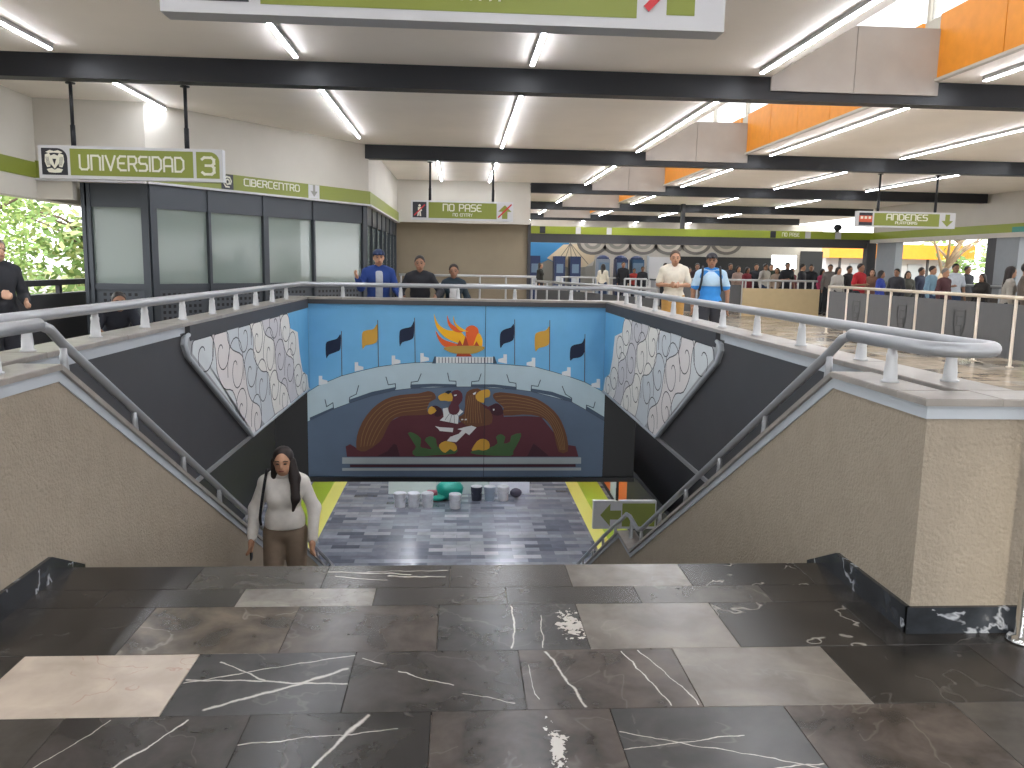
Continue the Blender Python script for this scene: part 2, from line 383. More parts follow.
# ---- single slabs near the camera
def tcol(k):
    P_ = {
     'dark': dict(col='2c2926', amt=.06, mottle=.4), 'dark2': dict(col='36322f', amt=.06, mottle=.4), 'grey': dict(col='44403b', amt=.06), 'brown': dict(col='413a35', amt=.06, mottle=.5),
     'beige': dict(col='6c665f', amt=.05, mottle=.2), 'pink': dict(col='b3a596', vein='9a6f68', amt=.55, mottle=.12, scale=4), 'blue': dict(col='3b3a39', amt=.06),
     'mottle': dict(col='4f463c', amt=.15, mottle=.55), 'speck': dict(col='7c776f', vein='5a5650', amt=.7, scale=7, mottle=.3)}[k]
    return P_
TN = [0]
def tile_mat(k, **kw):
    if not kw: return marble('stone_'+k, **tcol(k))
    TN[0] += 1; d = dict(tcol(k)); d.update(kw); return marble('stone_%s_veined_%d' % (k, TN[0]), **d)
rows = [
 (3.68, 3.97, [-2.05, -1.85, -1.24, -.63, -.03, .55, 1.13, 1.74, 2.05], ['dark', 'dark', 'grey',
    ('dark2', dict(segs=[(-.3, .07, .1, .02, .012), (-.25, .0, .0, -.06, .010), (.0, .0, .28, -.02, .012), (-.1, .06, .28, .07, .006)])), 'dark2', 'beige', ('dark', dict(amt=.5, scale=4)), 'dark']),  # the beige slab in this row has sunlight put into its colour
 (3.48, 3.68, [-2.05, -1.57, -.97, -.37, .23, .84, 1.45, 2.05], ['dark', 'dark', 'speck', 'dark2', 'dark', 'grey', 'dark']),
 (3.04, 3.48, [-2.05, -1.91, -1.30, -.685, -.075, .535, 1.145, 1.755, 2.365, 2.95], ['dark', 'dark', 'mottle', 'brown',
    ('blue', dict(segs=[(.02, .2, .0, -.2, .006), (.13, .1, .12, -.2, .004)], blot=(.26, 0, .09, .24))), 'beige', ('dark', dict(amt=.35)), 'dark', 'dark2']),
 (2.60, 3.04, [-2.05, -1.63, -.98, -.385, .245, .86, 1.47, 2.08, 2.95], ['dark', 'pink',
    ('blue', dict(segs=[(-.16, -.19, .28, .08, .013), (-.28, .02, .3, -.02, .008), (-.2, .15, .0, .0, .006), (-.28, .0, .3, .2, .006)])),
    ('dark2', dict(segs=[(-.28, .17, -.2, .12, .005), (-.14, .06, .06, -.05, .005), (.1, -.1, .27, -.17, .004)])),
    ('brown', dict(segs=[(-.2, .2, -.1, -.2, .008), (.1, .2, .2, -.2, .005), (.17, .2, .3, -.2, .004), (-.28, .1, -.26, -.15, .003)])), 'beige', 'dark', 'dark2']),
 (2.16, 2.60, [-2.05, -1.88, -1.28, -.68, -.08, .53, 1.14, 1.75, 2.36, 2.95], ['dark', 'grey', ('dark2', dict(segs=[(.1, .2, -.1, -.2, .006), (-.15, .2, -.3, -.15, .003)])),
    ('dark', dict(segs=[(.08, .2, -.02, -.02, .012), (-.02, -.02, -.1, -.2, .010), (-.3, .04, .2, .12, .004)])),
    ('brown', dict(blot=(.1, .0, .05, .24), segs=[(-.28, -.12, .2, -.2, .005)])),
    ('blue', dict(segs=[(-.3, .08, .3, -.15, .004), (-.3, -.02, .1, .05, .004), (-.2, -.18, .3, -.12, .004)])), 'brown', 'grey', 'dark']),
 (1.72, 2.16, [-2.05, -1.6, -1.0, -.4, .2, .8, 1.4, 2.0, 2.6, 2.95], ['grey', 'dark', 'dark2', 'brown', 'grey', 'brown', 'dark2', 'dark', 'grey']),
 (1.28, 1.72, [-2.05, -1.9, -1.3, -.7, -.1, .5, 1.1, 1.7, 2.3, 2.95], ['dark', 'dark2', 'brown', 'grey', 'dark', 'grey', 'brown', 'dark', 'dark2'])]
for (y0, y1, xs, ks) in rows:
    for i, k in enumerate(ks):
        g = .0012; x0, x1 = xs[i]+g, xs[i+1]-g
        mm = tile_mat(k) if isinstance(k, str) else tile_mat(k[0], **k[1])
        cx, cy = (x0+x1)/2, (y0+y1)/2; hw, hh = (x1-x0)/2, (y1-y0)/2-g
        t = MB().box(-hw, hw, -hh, hh, -.0145, 0, .0012)
        me = bpy.data.meshes.new('tile'); me.from_pydata(t.v, [], t.f); me.materials.append(mm)
        o = bpy.data.objects.new('tile', me); COL.objects.link(o); o.parent = floor; o.location = Vector((cx, cy, 0))-Vector(floor.location)
# ---- slabs of the corridor on the right, sharing one mesh
kinds = ['beige', 'brown', 'grey', 'mottle', 'beige', 'dark2', 'speck']
proto = None
for j in range(21):
    for i in range(8):
        cx, cy = 4.03+.61*(i+.5), 10.6+.44*(j+.5)
        k = rnd.choice(kinds); d_ = dict(tcol(k)); d_['rough'] = .16; d_['col'] = {'beige': 'c4b5a0', 'brown': 'a59580', 'grey': 'aaa398', 'mottle': 'a8977f', 'dark2': '8a8174', 'speck': 'c6bdae'}[k]  # paler than the near stone: grazing daylight reflection put into the colours
        mm = marble('corridor_sheen_'+k, **d_)
        if proto is None:
            t = MB().box(cx-.304, cx+.304, cy-.219, cy+.219, -.0145, 0, .001)
            me = bpy.data.meshes.new('tile'); me.from_pydata([(a-cx, b-cy, c) for a, b, c in t.v], [], t.f); me.materials.append(mm)
            proto = bpy.data.objects.new('tile', me); COL.objects.link(proto); proto.parent = floor; proto.location = Vector((cx, cy, 0))-Vector(floor.location)
        else: place(proto, (cx, cy, 0), 'tile', mm, floor)

# ---- lower level
lf = MB().box(-5.3, 5.3, 3.2, 30, -4.75, -4.6)
struct(lf, 'floor_lower', m_tilelow, 'grey stone floor of the lower level at the foot of the stairs')
m_yel = mat('yellow_tactile', 'd9d26a', .6, bump=.3, bscale=40); m_lime = mat('lime_strip', '9fb32e', .5)
for s_, nm in ((-1, 'left'), (1, 'right')):
    a = MB().box(min(s_*3.08, s_*3.42), max(s_*3.08, s_*3.42), 12, 30, -4.6, -4.592)
    struct(a, 'trim_%d' % (1 if s_ < 0 else 2), m_yel, 'pale yellow strip on the lower floor, %s side' % nm)
    a = MB().box(min(s_*3.42, s_*4.0), max(s_*3.42, s_*4.0), 12, 30, -4.6, -4.590)
    struct(a, 'trim_%d' % (3 if s_ < 0 else 4), m_lime, 'lime green strip on the lower floor, %s side' % nm)
    a = MB().box(min(s_*5.1, s_*5.3), max(s_*5.1, s_*5.3), 3.2, 30, -4.6, -.33)
    struct(a, 'wall_lower_'+nm, m_black, 'lower-level side wall with its darkness put into a black colour, %s side' % nm)  # black colour stands in for the unlit space beside the stairs
a = MB().box(-5.3, 5.3, 29.8, 30, -4.6, -.33); struct(a, 'wall_lower_end', m_white, 'pale end wall of the lower level')

# ---- stairs
st = struct_root('stairs', 'stone staircase going down between the beige stucco walls', (0, 3.97, -4.6))
m_step = marble('stone_step', col='5a5753', amt=.4)
for i in range(16):
    y = 3.97+.2825*i; z = -.161*(i+1)
    MB().box(-1.9, 1.9, y, y+.30, z-.20, z).build('step', m_step, st)
MB().box(-1.9, 1.9, 8.49, 9.2, -2.78, -2.576).build('landing', m_step, st)
for i in range(12):
    y = 9.2+.30*i; z = -2.576-.1687*(i+1)
    MB().box(-1.9, 1.9, y, y+.32, max(z-.2, -4.6), z).build('step', m_step, st)
MB().box(-1.9, 1.9, 3.955, 3.99, -.16, -.013).build('riser', m_step, st)

# ---- stair side walls with coping (inner) and parapets (outer)
m_cop = marble('coping_stone', col='8f8982', amt=.15, rough=.3, mottle=.12)
m_base = marble('baseboard_stone', col='2a2d31', vein='b9bcc0', amt=.8, scale=5, mottle=.5, vw=.018)
def path_strip(mb, path, dz0, dz1, x0, x1):
    poly = [(y, z+dz1) for y, z in path]+[(y, z+dz0) for y, z in path[::-1]]
    return mb.prism(poly, 'x', x0, x1)
TOP = [(3.137, 1.0), (3.99, 1.0), (8.49, -1.55), (9.16, -1.55), (12.9, -3.62)]
for s_, nm in ((-1, 'left'), (1, 'right')):
    def X(a, b): return (min(s_*a, s_*b), max(s_*a, s_*b))
    poly = [(3.157, 0), (3.157, .915), (3.99, .915), (8.49, -1.635), (9.16, -1.635), (12.9, -3.70), (12.9, -4.6), (3.97, -4.6), (3.97, 0)]
    w = MB().prism(poly, 'x', *X(1.9, 2.06)); w.box(*X(2.06, 2.62), 3.157, 3.36, 0, .915)
    struct(w, 'wall_stair_'+nm, m_stucco, 'beige stucco wall sloping down the %s side of the stairs' % nm)
    b = MB(); path_strip(b, TOP[1:], -.085, -.03, *X(1.892, 2.068)); b.box(*X(1.892, 2.068), 3.149, 3.99, .915, .97); b.box(*X(2.068, 2.628), 3.149, 3.368, .915, .97)
    struct(b, 'trim_%d' % (5 if s_ < 0 else 6), m_band, 'pale grey band under the coping of the %s stair wall' % nm)
    c = struct_root('coping_stair_'+nm, 'stone coping on top of the %s stair wall' % nm, (s_*2.0, 3.14, 1.0))
    for (ya, yb) in ((3.36, 3.99),): MB().box(*X(1.875, 2.085), ya, yb, .97, 1.0, .004).build('coping_slab', m_cop, c)
    MB().box(*X(1.875, 2.20), 3.132, 3.358, .97, 1.0, .004).build('coping_slab', m_cop, c)
    MB().box(*X(2.202, 2.64), 3.132, 3.385, .97, 1.0, .004).build('coping_slab', m_cop, c)
    n = 6
    for k in range(n):
        ya, yb = 3.992+(8.49-3.992)*k/n, 3.992+(8.49-3.992)*(k+1)/n-.003
        f = lambda y: 1.0-(y-3.99)*(2.55/4.5)
        m_ = MB(); path_strip(m_, [(ya, f(ya)), (yb, f(yb))], -.03, 0, *X(1.875, 2.085)); m_.build('coping_slab', m_cop, c)
    m_ = MB(); path_strip(m_, [(8.49, -1.55), (9.16, -1.55), (12.9, -3.62)], -.03, 0, *X(1.875, 2.085)); m_.build('coping_slab', m_cop, c)
    # baseboard: skirting along the stair wall inside and along the front end
    bb = MB(); bb.prism([(3.145, 0), (3.145, .115), (3.80, .115), (4.12, -.04), (4.12, -.16), (3.97, -.16), (3.97, 0)], 'x', *X(1.882, 1.9))
    bb.box(*X(1.882, 2.63), 3.139, 3.157, 0, .115)
    struct(bb, 'baseboard_stair_'+nm, m_base, 'dark veined marble skirting along the %s stair wall' % nm)
    # outer parapet
    w = MB().box(*X(2.2, 2.36), 3.36, 12.22, -.33, .915)
    struct(w, 'wall_parapet_'+nm, m_dark, 'dark grey parapet wall along the %s edge of the stairwell' % nm)
    w = MB().box(*X(2.361, 2.385), 3.36, 12.5, 0, .915)
    struct(w, 'wall_parapet_outer_'+nm, m_stucco, 'beige hall side of the %s stairwell parapet' % nm)
    b = MB().box(*X(2.192, 2.2), 3.36, 6.62, .90, .97); b.box(*X(2.2, 2.38), 3.37, 12.22, .915, .97)
    struct(b, 'trim_%d' % (7 if s_ < 0 else 8), m_band, 'pale grey band along the top of the %s parapet' % nm)
    b = MB().box(*X(2.160, 2.2), 6.76, 12.0, .848, .972)
    struct(b, 'trim_%d' % (9 if s_ < 0 else 10), m_dark, 'dark strip above the cloud mural on the %s' % nm)
    c = struct_root('coping_parapet_'+nm, 'stone ledge carrying the %s stairwell railing' % nm, (s_*2.3, 3.36, 1.0))
    n = 8
    for k in range(n):
        ya, yb = 3.388+(12.0-3.388)*k/n, 3.388+(12.0-3.388)*(k+1)/n-.003
        MB().box(*X(2.17, 2.425), ya, yb, .97, 1.0, .004).build('coping_slab', m_cop, c)
    b = MB().box(*X(2.185, 2.235), 3.97, 12.0, -.37, -.33)
    struct(b, 'trim_%d' % (11 if s_ < 0 else 12), m_rail, 'grey metal edge under the floor slab on the %s of the stairwell' % nm)
w = MB().box(-2.42, 2.42, 12.03, 12.22, -.33, .915).box(-2.68, 2.68, 12.03, 12.22, -1.66, -.33); struct(w, 'wall_mural', m_black, 'wall at the far end of the stairwell that carries the mural')
w = MB().box(-2.45, 2.45, 12.221, 12.25, 0, .915); struct(w, 'wall_mural_outer', m_stucco, 'beige hall side of the far stairwell parapet')
b = MB().box(-2.2, 2.2, 11.985, 12.22, .905, .97); struct(b, 'trim_13', m_dark, 'dark band above the stadium mural')
b = MB().box(-2.68, 2.68, 11.96, 12.24, -1.72, -1.655); struct(b, 'trim_14', m_black, 'black ledge under the stadium mural')
c = struct_root('coping_far', 'stone ledge carrying the far stairwell railing', (0, 12.1, 1.0))
for k in range(6): MB().box(-2.5+5/6*k, -2.5+5/6*(k+1)-.003, 12.003, 12.30, .97, 1.0, .004).build('coping_slab', m_cop, c)

# ---- ceiling with beams, skylight slot
RY0, RY1 = -2.5, 44.0
ce = MB().box(-6, 3.4, RY0, RY1, 3.6, 3.75).box(5.3, 15.5, RY0, RY1, 3.6, 3.75)
ceil = struct(ce, 'ceiling', m_ceil, 'flat off-white ceiling crossed by dark beams and a long skylight')
YB = [3.1+6.1*k for k in range(-1, 7)]
YB[0] = -2.45
for k, y in enumerate(YB):
    x0 = -6 if y < 12 else (-1.7 if y < 18 else 1.8)
    x1 = 15.0 if y < 18 else 14.0
    MB().box(x0, x1, y, y+.20, 3.355, 3.62).build('beam', m_beam, ceil)
    MB().box(3.4, 4.332, y-.03, y, 3.45, 4.16).build('concrete_panel', m_conc, ceil)
    MB().box(4.338, 5.3, y-.03, y, 3.45, 4.16).build('concrete_panel', m_conc, ceil)
    MB().box(3.4, 5.3, y, y+.30, 3.62, 4.16).build('concrete_core', m_conc, ceil)
    for j in range(5):
        ya = y+.35+(6.1-.35)/5*j; yb = y+.35+(6.1-.35)/5*(j+1)-.012
        if yb < RY1: MB().box(5.27, 5.3, ya, yb, 3.63, 4.32).build('orange_panel', m_orange, ceil)
MB().box(5.24, 5.3, RY0, RY1, 3.60, 3.63).build('slot_lip', m_white, ceil)
MB().box(3.3, 3.4, RY0, RY1, 3.75, 4.95).build('slot_upstand', m_white, ceil)
MB().box(5.3, 5.4, RY0, RY1, 3.75, 4.32).build('slot_upstand', m_white, ceil)
m_sky = glass('skylight_glass', 'c8d0d4', .32)
for j in range(int((RY1-RY0)/2)):
    y = RY0+2*j
    MB().box(3.3, 5.4, y+.03, y+1.97, 4.95, 4.96).build('skylight_pane', m_sky, ceil)
    MB().box(3.3, 5.4, y-.03, y+.03, 4.9, 4.99).build('skylight_bar', m_white, ceil)
    MB().box(5.33, 5.34, y+.03, y+1.97, 4.34, 4.93).build('clerestory_pane', m_sky, ceil); MB().box(5.3, 5.38, y-.03, y+.03, 4.32, 4.95).build('clerestory_bar', m_white, ceil)
m_roof = mat('roof_bitumen', '6a6a6a', .9)
# ---- left side: upper wall, opening, low wall
w = MB().box(-5.9, -5.7, RY0, 16, 2.28, 3.6); struct(w, 'wall_left', m_white, 'white upper wall along the left side above the open balcony')
w = MB().box(-5.7, -5.688, RY0, 11.74, 2.55, 2.757); struct(w, 'trim_15', m_green, 'olive green band along the left upper wall')
w = MB().box(-5.9, -5.7, RY0, 17, 0, .985); struct(w, 'wall_left_low', m_dark, 'dark low balcony wall on the left side')

# ---- angular white block above the glazed room
A_, B_, C_, D_ = (-5.7, 11.75), (-4.29, 11.84), (-1.65, 15.38), (-1.57, 21.5)
w = MB().prism([A_, B_, C_, D_, (-5.7, 21.5)], 'z', 2.52, 3.6); struct(w, 'wall_block', m_white, 'angular white wall above the glazed internet room')
w = MB()
w.prism([(-5.7, 11.74), (-5.7, 11.9), (-5.25, 11.9), (-5.25, 11.77)], 'z', 2.28, 2.52)
struct(w, 'trim_16', m_white, 'short white soffit beside the glazed door')
gb = MB()
for p, q in ((A_, B_), (B_, C_), (C_, D_)): obox(gb, p, q, 0, seg_frame(p, q)[3], 0, .03, 2.55, 2.78)
struct(gb, 'trim_17', m_green, 'olive green band wrapping the glazed internet room')
gb = MB()
for p, q in ((A_, B_), (B_, C_), (C_, D_)): obox(gb, p, q, 0, seg_frame(p, q)[3], 0, .05, 2.52, 2.55)
struct(gb, 'trim_18', m_signwhite, 'white line under the green band of the internet room')

# ---- back wall behind the far end
w = MB().box(-1.6, 1.82, 21.4, 21.6, 2.55, 3.6); struct(w, 'wall_bulkhead', m_white, 'white bulkhead above the beige back wall')
m_beige = mat('beige_plain', '8f836f', .8, var=.04, vscale=3)
w = MB().box(-2.4, 1.80, 21.9, 22.1, 0, 2.62); struct(w, 'wall_back', m_beige, 'plain beige wall behind the people at the far railing')
w = MB().box(1.80, 1.88, 21.8, 22.12, 0, 2.6); struct(w, 'trim_19', m_dark, 'thin dark edge at the right end of the beige back wall')
# ---- long fascia with the green band, right wall
FA, FB = (1.5, 27.2), (13.8, 27.0)
L_ = seg_frame(FA, FB)[3]
m_lime2 = mat('fascia_green', '8d9a2c', .4)
w = MB(); obox(w, FA, FB, 0, L_, -.3, 0, 2.27, 2.55); struct(w, 'trim_20', m_dark, 'dark beam face under the long green fascia')
w = MB(); obox(w, FA, FB, 0, L_, -.3, .02, 2.55, 2.79); struct(w, 'trim_21', m_lime2, 'long lime green fascia over the far passage')
RA, RB = (13.8, 27.0), (14.7, 10.5)
LR = seg_frame(RB, RA)[3]
w = MB(); obox(w, RA, RB, 0, LR, -.25, 0, 2.44, 3.6); struct(w, 'wall_right', m_white, 'white upper wall along the right side')
w = MB(); obox(w, RA, RB, 0, LR, 0, .02, 2.56, 2.79); struct(w, 'trim_22', m_lime2, 'olive green band along the right wall')
w = MB(); obox(w, RA, RB, 0, LR, 0, .10, 2.44, 2.56); struct(w, 'trim_23', m_white, 'white ledge under the green band on the right')
m_brown = mat('brown_low_wall', '4d4640', .8)
w = MB(); obox(w, RA, RB, 0, LR, -.2, 0, 0, .86); struct(w, 'wall_right_low', m_brown, 'dark low wall under the right-hand openings')
m_colgrey = mat('column_grey', '8b9094', .6, var=.03)
for i, (a, b, mm, lab) in enumerate(((877, 896, m_colgrey, 'grey wall pier beside the dark post at the far corner'), (987, 996, m_dark, 'dark post at the edge of the right-hand opening'),
                      (996, 1019, m_colgrey, 'pale grey pier at the right edge of the hall'))):
    u0, u1 = on_line(a, RA, RB), on_line(b, RA, RB); w = MB(); obox(w, RA, RB, u0, u1, -.24, .01, .86, 2.44); struct(w, 'wall_pier_%d' % (i+1), mm, lab)
w = MB().box(7.30, 7.42, 27.1, 27.25, 2.79, 3.6); struct(w, 'trim_24', m_dark, 'dark hanger between the ceiling and the long green fascia')
w = MB().box(13.6, 13.9, 26.9, 27.2, 0, 2.44); struct(w, 'wall_pier_4', m_dark, 'dark corner post where the green fascia meets the right wall')
# far wall
w = MB().box(1.0, 13.3, 38.0, 38.2, 0, 3.6).box(13.3, 17, 38, 38.2, 2.2, 3.6).box(13.3, 17, 38, 38.2, 0, 1.55).box(13.3, 14.6, 38, 38.2, 1.55, 2.2).box(15.9, 17, 38, 38.2, 1.55, 2.2)
struct(w, 'wall_far', mat('far_wall', 'b6b0a6', .7, var=.04), 'far end wall of the hall behind the ticket machines')
# rear and side walls behind the camera (open entrance front, with added boards that shape the sun)
for i, (xa, xb) in enumerate(((-6, -5.4), (2.9, 3.3), (8.0, 8.5), (14.5, 15.0))):
    w = MB().box(xa, xb, -2.9, -2.5, 0, 3.6); struct(w, 'wall_entrance_%d' % (i+1), m_stucco, 'entrance front pier number %d from the left behind the viewer' % (i+1))
for i, (xa, xb) in enumerate(((-6, .25), (1.35, 1.75), (3.3, 15))):  # unseen boards added to block sun; the gaps shape the floor patch
    w = MB().box(xa, xb, -2.7, -2.5, 2.0, 3.6); struct(w, 'wall_sunblock_%d' % (i+1), m_white, 'added sun-blocking board number %d from the left behind the viewer' % (i+1))
w = MB().box(14.7, 14.95, -2.5, 10.5, 2.44, 3.6).box(14.7, 14.95, -2.5, 10.5, 0, .86)
for k in range(4): w.box(14.7, 14.95, -2.5+3.9*k, -2.1+3.9*k, .86, 2.44)  # unseen wall left open in bays so daylight reaches the corridor floor
struct(w, 'wall_right_near', m_white, 'unseen white side wall on the right, its bays opened to admit daylight')
# ground outside
m_ground = mat('paving_outside', '8f8b84', .9, var=.1, vscale=1)
g = MB().box(-60, -6, -40, 90, -.4, -.06).box(15.1, 90, -40, 90, -.4, -.06).box(-6, 15.1, 44, 90, -.4, -.06).box(-6, 15.1, -40, -7, -.4, -.06)
struct(g, 'ground', m_ground, 'grey paving outside the station')

# ================================================================== THINGS: lights
rows_x = [-4.08, -1.67, .74, 3.17, 5.62, 8.05, 10.48, 12.9]
ordw = ['first', 'second', 'third', 'fourth', 'fifth', 'sixth', 'seventh', 'eighth']
def strip_light(x, y0, y1, label, z=3.6, led=None):
    t = thing('strip_light', label, 'light', (x, (y0+y1)/2, z-.05), 'white linear lights on the ceiling')
    MB().box(x-.024, x+.024, y0, y1, z-.045, z).build('housing', m_housing, t)
    MB().box(x-.019, x+.019, y0+.01, y1-.01, z-.056, z-.045).build('diffuser', led or m_led, t)
for k in range(0, 7):
    for r, x in enumerate(rows_x):
        y0, y1 = YB[k]+.75, YB[k]+5.75
        if k == 0: y0, y1 = YB[k]+.6, YB[k]+5.1
        if k == 2 and r == 0: y1 = 12.05
        if k == 2 and r == 1: y1 = 14.2
        if k == 3 and r == 1: x = -.45
        if k >= 3 and r == 0: continue
        if k >= 4 and r <= 2: continue
        if r == 7 and k >= 3: continue
        strip_light(x, y0, y1, 'white ceiling strip light in the %s bay %s, %s row from the left' % (
            ordw[max(k-1, 0)] if k else 'open', 'from the viewer' if k else 'behind the viewer', ordw[r]))
for i, (x, y) in enumerate(((-2.6, 15.5), (0, 15.5), (2.6, 15.5), (-2.6, 20.5), (0, 20.5), (2.6, 20.5), (-1.6, 25.8), (1.6, 25.8))):
    strip_light(x, y-2, y+2, 'strip light under the lower-level ceiling, %s of eight going away' % ordw[i], z=-.33, led=m_led_low)

for s_, nm in ((1, 'right'),):  # added helper lamp, out of view, for the arrow sign's face
    strip_light(s_*3.7, 11.4, 12.6, 'hidden strip light added under the slab on the %s to brighten the arrow sign' % nm, z=-.33)
# ================================================================== railing round the stairwell
RZ = 1.182
def arc(c, r, a0, a1, n, z):
    return [(c[0]+r*math.cos(a0+(a1-a0)*i/n), c[1]+r*math.sin(a0+(a1-a0)*i/n), z) for i in range(n+1)]
rl = thing('stairwell_railing', 'continuous silver tube railing on short posts around the stairwell ledge', 'railing', (0, 12.1, 1.0))
main = []
sl = 2.55/4.5
def rail_z(y): return 1.195-(y-3.99)*sl
def stair_rail(s_):
    return [(s_*1.985, 4.02, RZ), (s_*1.985, 4.12, RZ-.03), (s_*1.985, 4.25, rail_z(4.25)+.02), (s_*1.985, 5.5, rail_z(5.5)+.02), (s_*1.985, 7.0, rail_z(7.0)+.02), (s_*1.985, 8.45, rail_z(8.45)+.02), (s_*1.985, 8.62, -1.35), (s_*1.985, 9.0, -1.33), (s_*1.985, 9.18, -1.36), (s_*1.985, 10.5, -2.06), (s_*1.985, 12.85, -3.36)]
lp = [( -x, y, z) for x, y, z in stair_rail(1)][::-1]
loopL = [(-1.985, 3.6, RZ)]+[(-p[0], p[1], p[2]) for p in arc((2.1475, 3.44), .1625, PI, 2*PI, 12, RZ)]+[(-2.295, 3.6, RZ)]
farL = [(-2.295, 11.98, RZ)]+[(-2.295+.13-.13*math.cos(t), 11.98+.13*math.sin(t), RZ) for t in (PI/8, PI/4, 3*PI/8)]+[(-2.18, 12.11, RZ)]
MB().tube(lp, .025, 14).build('stair_rail', m_rail, rl, True)
MB().tube([(-1.985, 4.02, RZ)]+loopL+farL+[(-p[0], p[1], p[2]) for p in farL[::-1]]+[(-p[0], p[1], p[2]) for p in loopL[::-1]]+[(1.985, 4.02, RZ)], .032, 14).build('top_rail', m_rail, rl, True)
MB().tube(stair_rail(1), .025, 14).build('stair_rail', m_rail, rl, True)
pm = MB().lathe((0, 0, 0), [(.040, 0), (.040, .006), (.031, .008), (.029, .05), (.024, .085), (.025, .09), (.025, .105), (.021, .108), (.020, .135)], 14)
p0 = bpy.data.meshes.new('post'); p0.from_pydata(pm.v, [], pm.f); p0.materials.append(m_post); p0.polygons.foreach_set('use_smooth', [True]*len(p0.polygons))
def rail_post(x, y, z, sc=1.22, m=None):
    o = bpy.data.objects.new('post', p0); COL.objects.link(o); o.parent = rl; o.location = Vector((x, y, z))-Vector(rl.location); o.scale = (1, 1, sc) if m is None else (.8, .8, sc)
    if m is not None: o.material_slots[0].link = 'OBJECT'; o.material_slots[0].material = m
for s_ in (-1, 1):
    for k in range(10): rail_post(s_*2.295, 3.66+.83*k+(.03 if k else 0), 1.0)
    rail_post(s_*1.985, 3.62, 1.0)
    for y in (4.25, 5.1, 5.95, 6.8, 7.65, 8.4): rail_post(s_*1.985, y, rail_z(y)-.205, 1.62, m_rail)
    rail_post(s_*1.985, 8.9, -1.56, 1.62, m_rail)
    for y in (9.8, 10.6, 11.4, 12.2): rail_post(s_*1.985, y, -1.36-(y-9.18)*.5535-.215, 1.62, m_rail)
for k in range(5): rail_post(-1.68+.835*k, 12.11, 1.0)

# ================================================================== murals (painted layers on the stairwell walls)
MY = 12.03
mu = thing('stadium_mural', 'blue mural of a stadium with flags, a flame and two facing birds', 'mural', (0, MY, -1.655))
paint = {k: mat('paint_'+k, c, .75, var=.03, vscale=5) for k, c in dict(sky='6fb0da', pale='b4c8d0', slate='5a6b80', shadow='47586a', navy='15203a', ochre='c99a3c', pole='5c4a4a', line='3f4a58',
    white='d9dcdc', yellow='f2b41e', orange='e2622a', rust='b0482c', bowl='b59344', brown='6a4630', brownl='8d6a42', maroon='5a2c35', maroond='40202a', leaf='44633c', claw='c99b3a', bar='a3adb0', blackp='1c2028').items()}
def MPX(c, pts):
    (x0, y0, s) = c; return [(lambda q: (q[0], q[2]))(at(x0+p[0]/s, y0+p[1]/s, Y=MY-.01)) for p in pts]
CA, CB, CC, CD, CE_, CG = (300, 290, 6.4), (460, 290, 6.4), (300, 370, 6.4), (460, 370, 6.4), (400, 370, 8.533), (256, 180, 4.0)
LV = [0]
def clampz(p): return [(min(2.199, max(-2.199, x)), min(.905, max(-1.652, z))) for x, z in p]
def layer(name, pts2, m, lv, parent=mu, smooth=0):
    if smooth: pts2 = smooth_poly(pts2, smooth)
    mb = MB().prism(clampz(pts2), 'y', MY-.002-.0016*lv, MY); return mb.build(name, m, parent)
def lines(name, polys, w, m, lv, parent=mu):
    mb = MB()
    for pl in polys:
        for q in ribbon(pl, w): mb.prism(clampz(q), 'y', MY-.002-.0016*lv, MY-.002-.0016*(lv-.8))
    return mb.build(name, m, parent)
MB().box(-2.2, 2.2, MY-.002, MY, -1.655, .905).build('sky', paint['sky'], mu)
up = MPX(CA, [(40, 655), (110, 615), (265, 550), (400, 515), (500, 492), (600, 478), (735, 465), (850, 463)])+MPX(CB, [(0, 468), (160, 470), (300, 478), (480, 492), (600, 525), (700, 555), (800, 590), (945, 658)])
lo = MPX(CC, [(40, 330), (215, 250), (315, 213), (460, 165), (610, 130), (710, 118), (1000, 108)])+MPX(CD, [(75, 108), (360, 125), (455, 138), (715, 205), (810, 258), (935, 325)])
layer('stadium_wall', up+[(2.199, lo[-1][1])]+lo[::-1]+[(-2.199, lo[0][1])], paint['pale'], 1)
layer('stadium_bowl', [(-2.199, lo[0][1])]+lo+[(2.199, lo[-1][1]), (2.199, -1.653), (-2.199, -1.653)], paint['slate'], 1)
lines('stadium_rim', [up, lo], .008, paint['line'], 2)
stepsC = [[(160,190),(170,235),(210,210),(215,250)], [(375,100),(360,155),(318,175),(315,205)], [(550,45),(565,95),(610,88),(612,120)], [(775,25),(755,72),(712,78),(708,110)], [(945,20),(955,70),(998,72),(1000,105)]]
stepsD = [[(135,25),(120,70),(75,75),(72,105)], [(300,30),(315,78),(358,85),(360,120)], [(515,65),(500,105),(458,100),(455,135)], [(655,105),(675,155),(715,180),(715,205)], [(865,205),(855,243),(810,225),(808,255)]]
lines('step_outline', [MPX(CC, s) for s in stepsC]+[MPX(CD, s) for s in stepsD], .012, paint['line'], 3)
for c, a in ((CC, [(62,305),(215,238),(215,252),(64,325)]), (CC, [(315,190),(460,140),(610,110),(610,130),(460,165),(315,212)]), (CC, [(710,93),(850,88),(1000,92),(1000,110),(850,108),(710,118)]),
             (CD, [(75,92),(220,92),(360,108),(360,126),(220,112),(75,110)]), (CD, [(455,118),(590,140),(715,185),(715,208),(590,165),(455,138)]), (CD, [(810,232),(925,300),(925,325),(810,258)])):
    layer('gallery_shadow', MPX(c, a), paint['shadow'], 2)
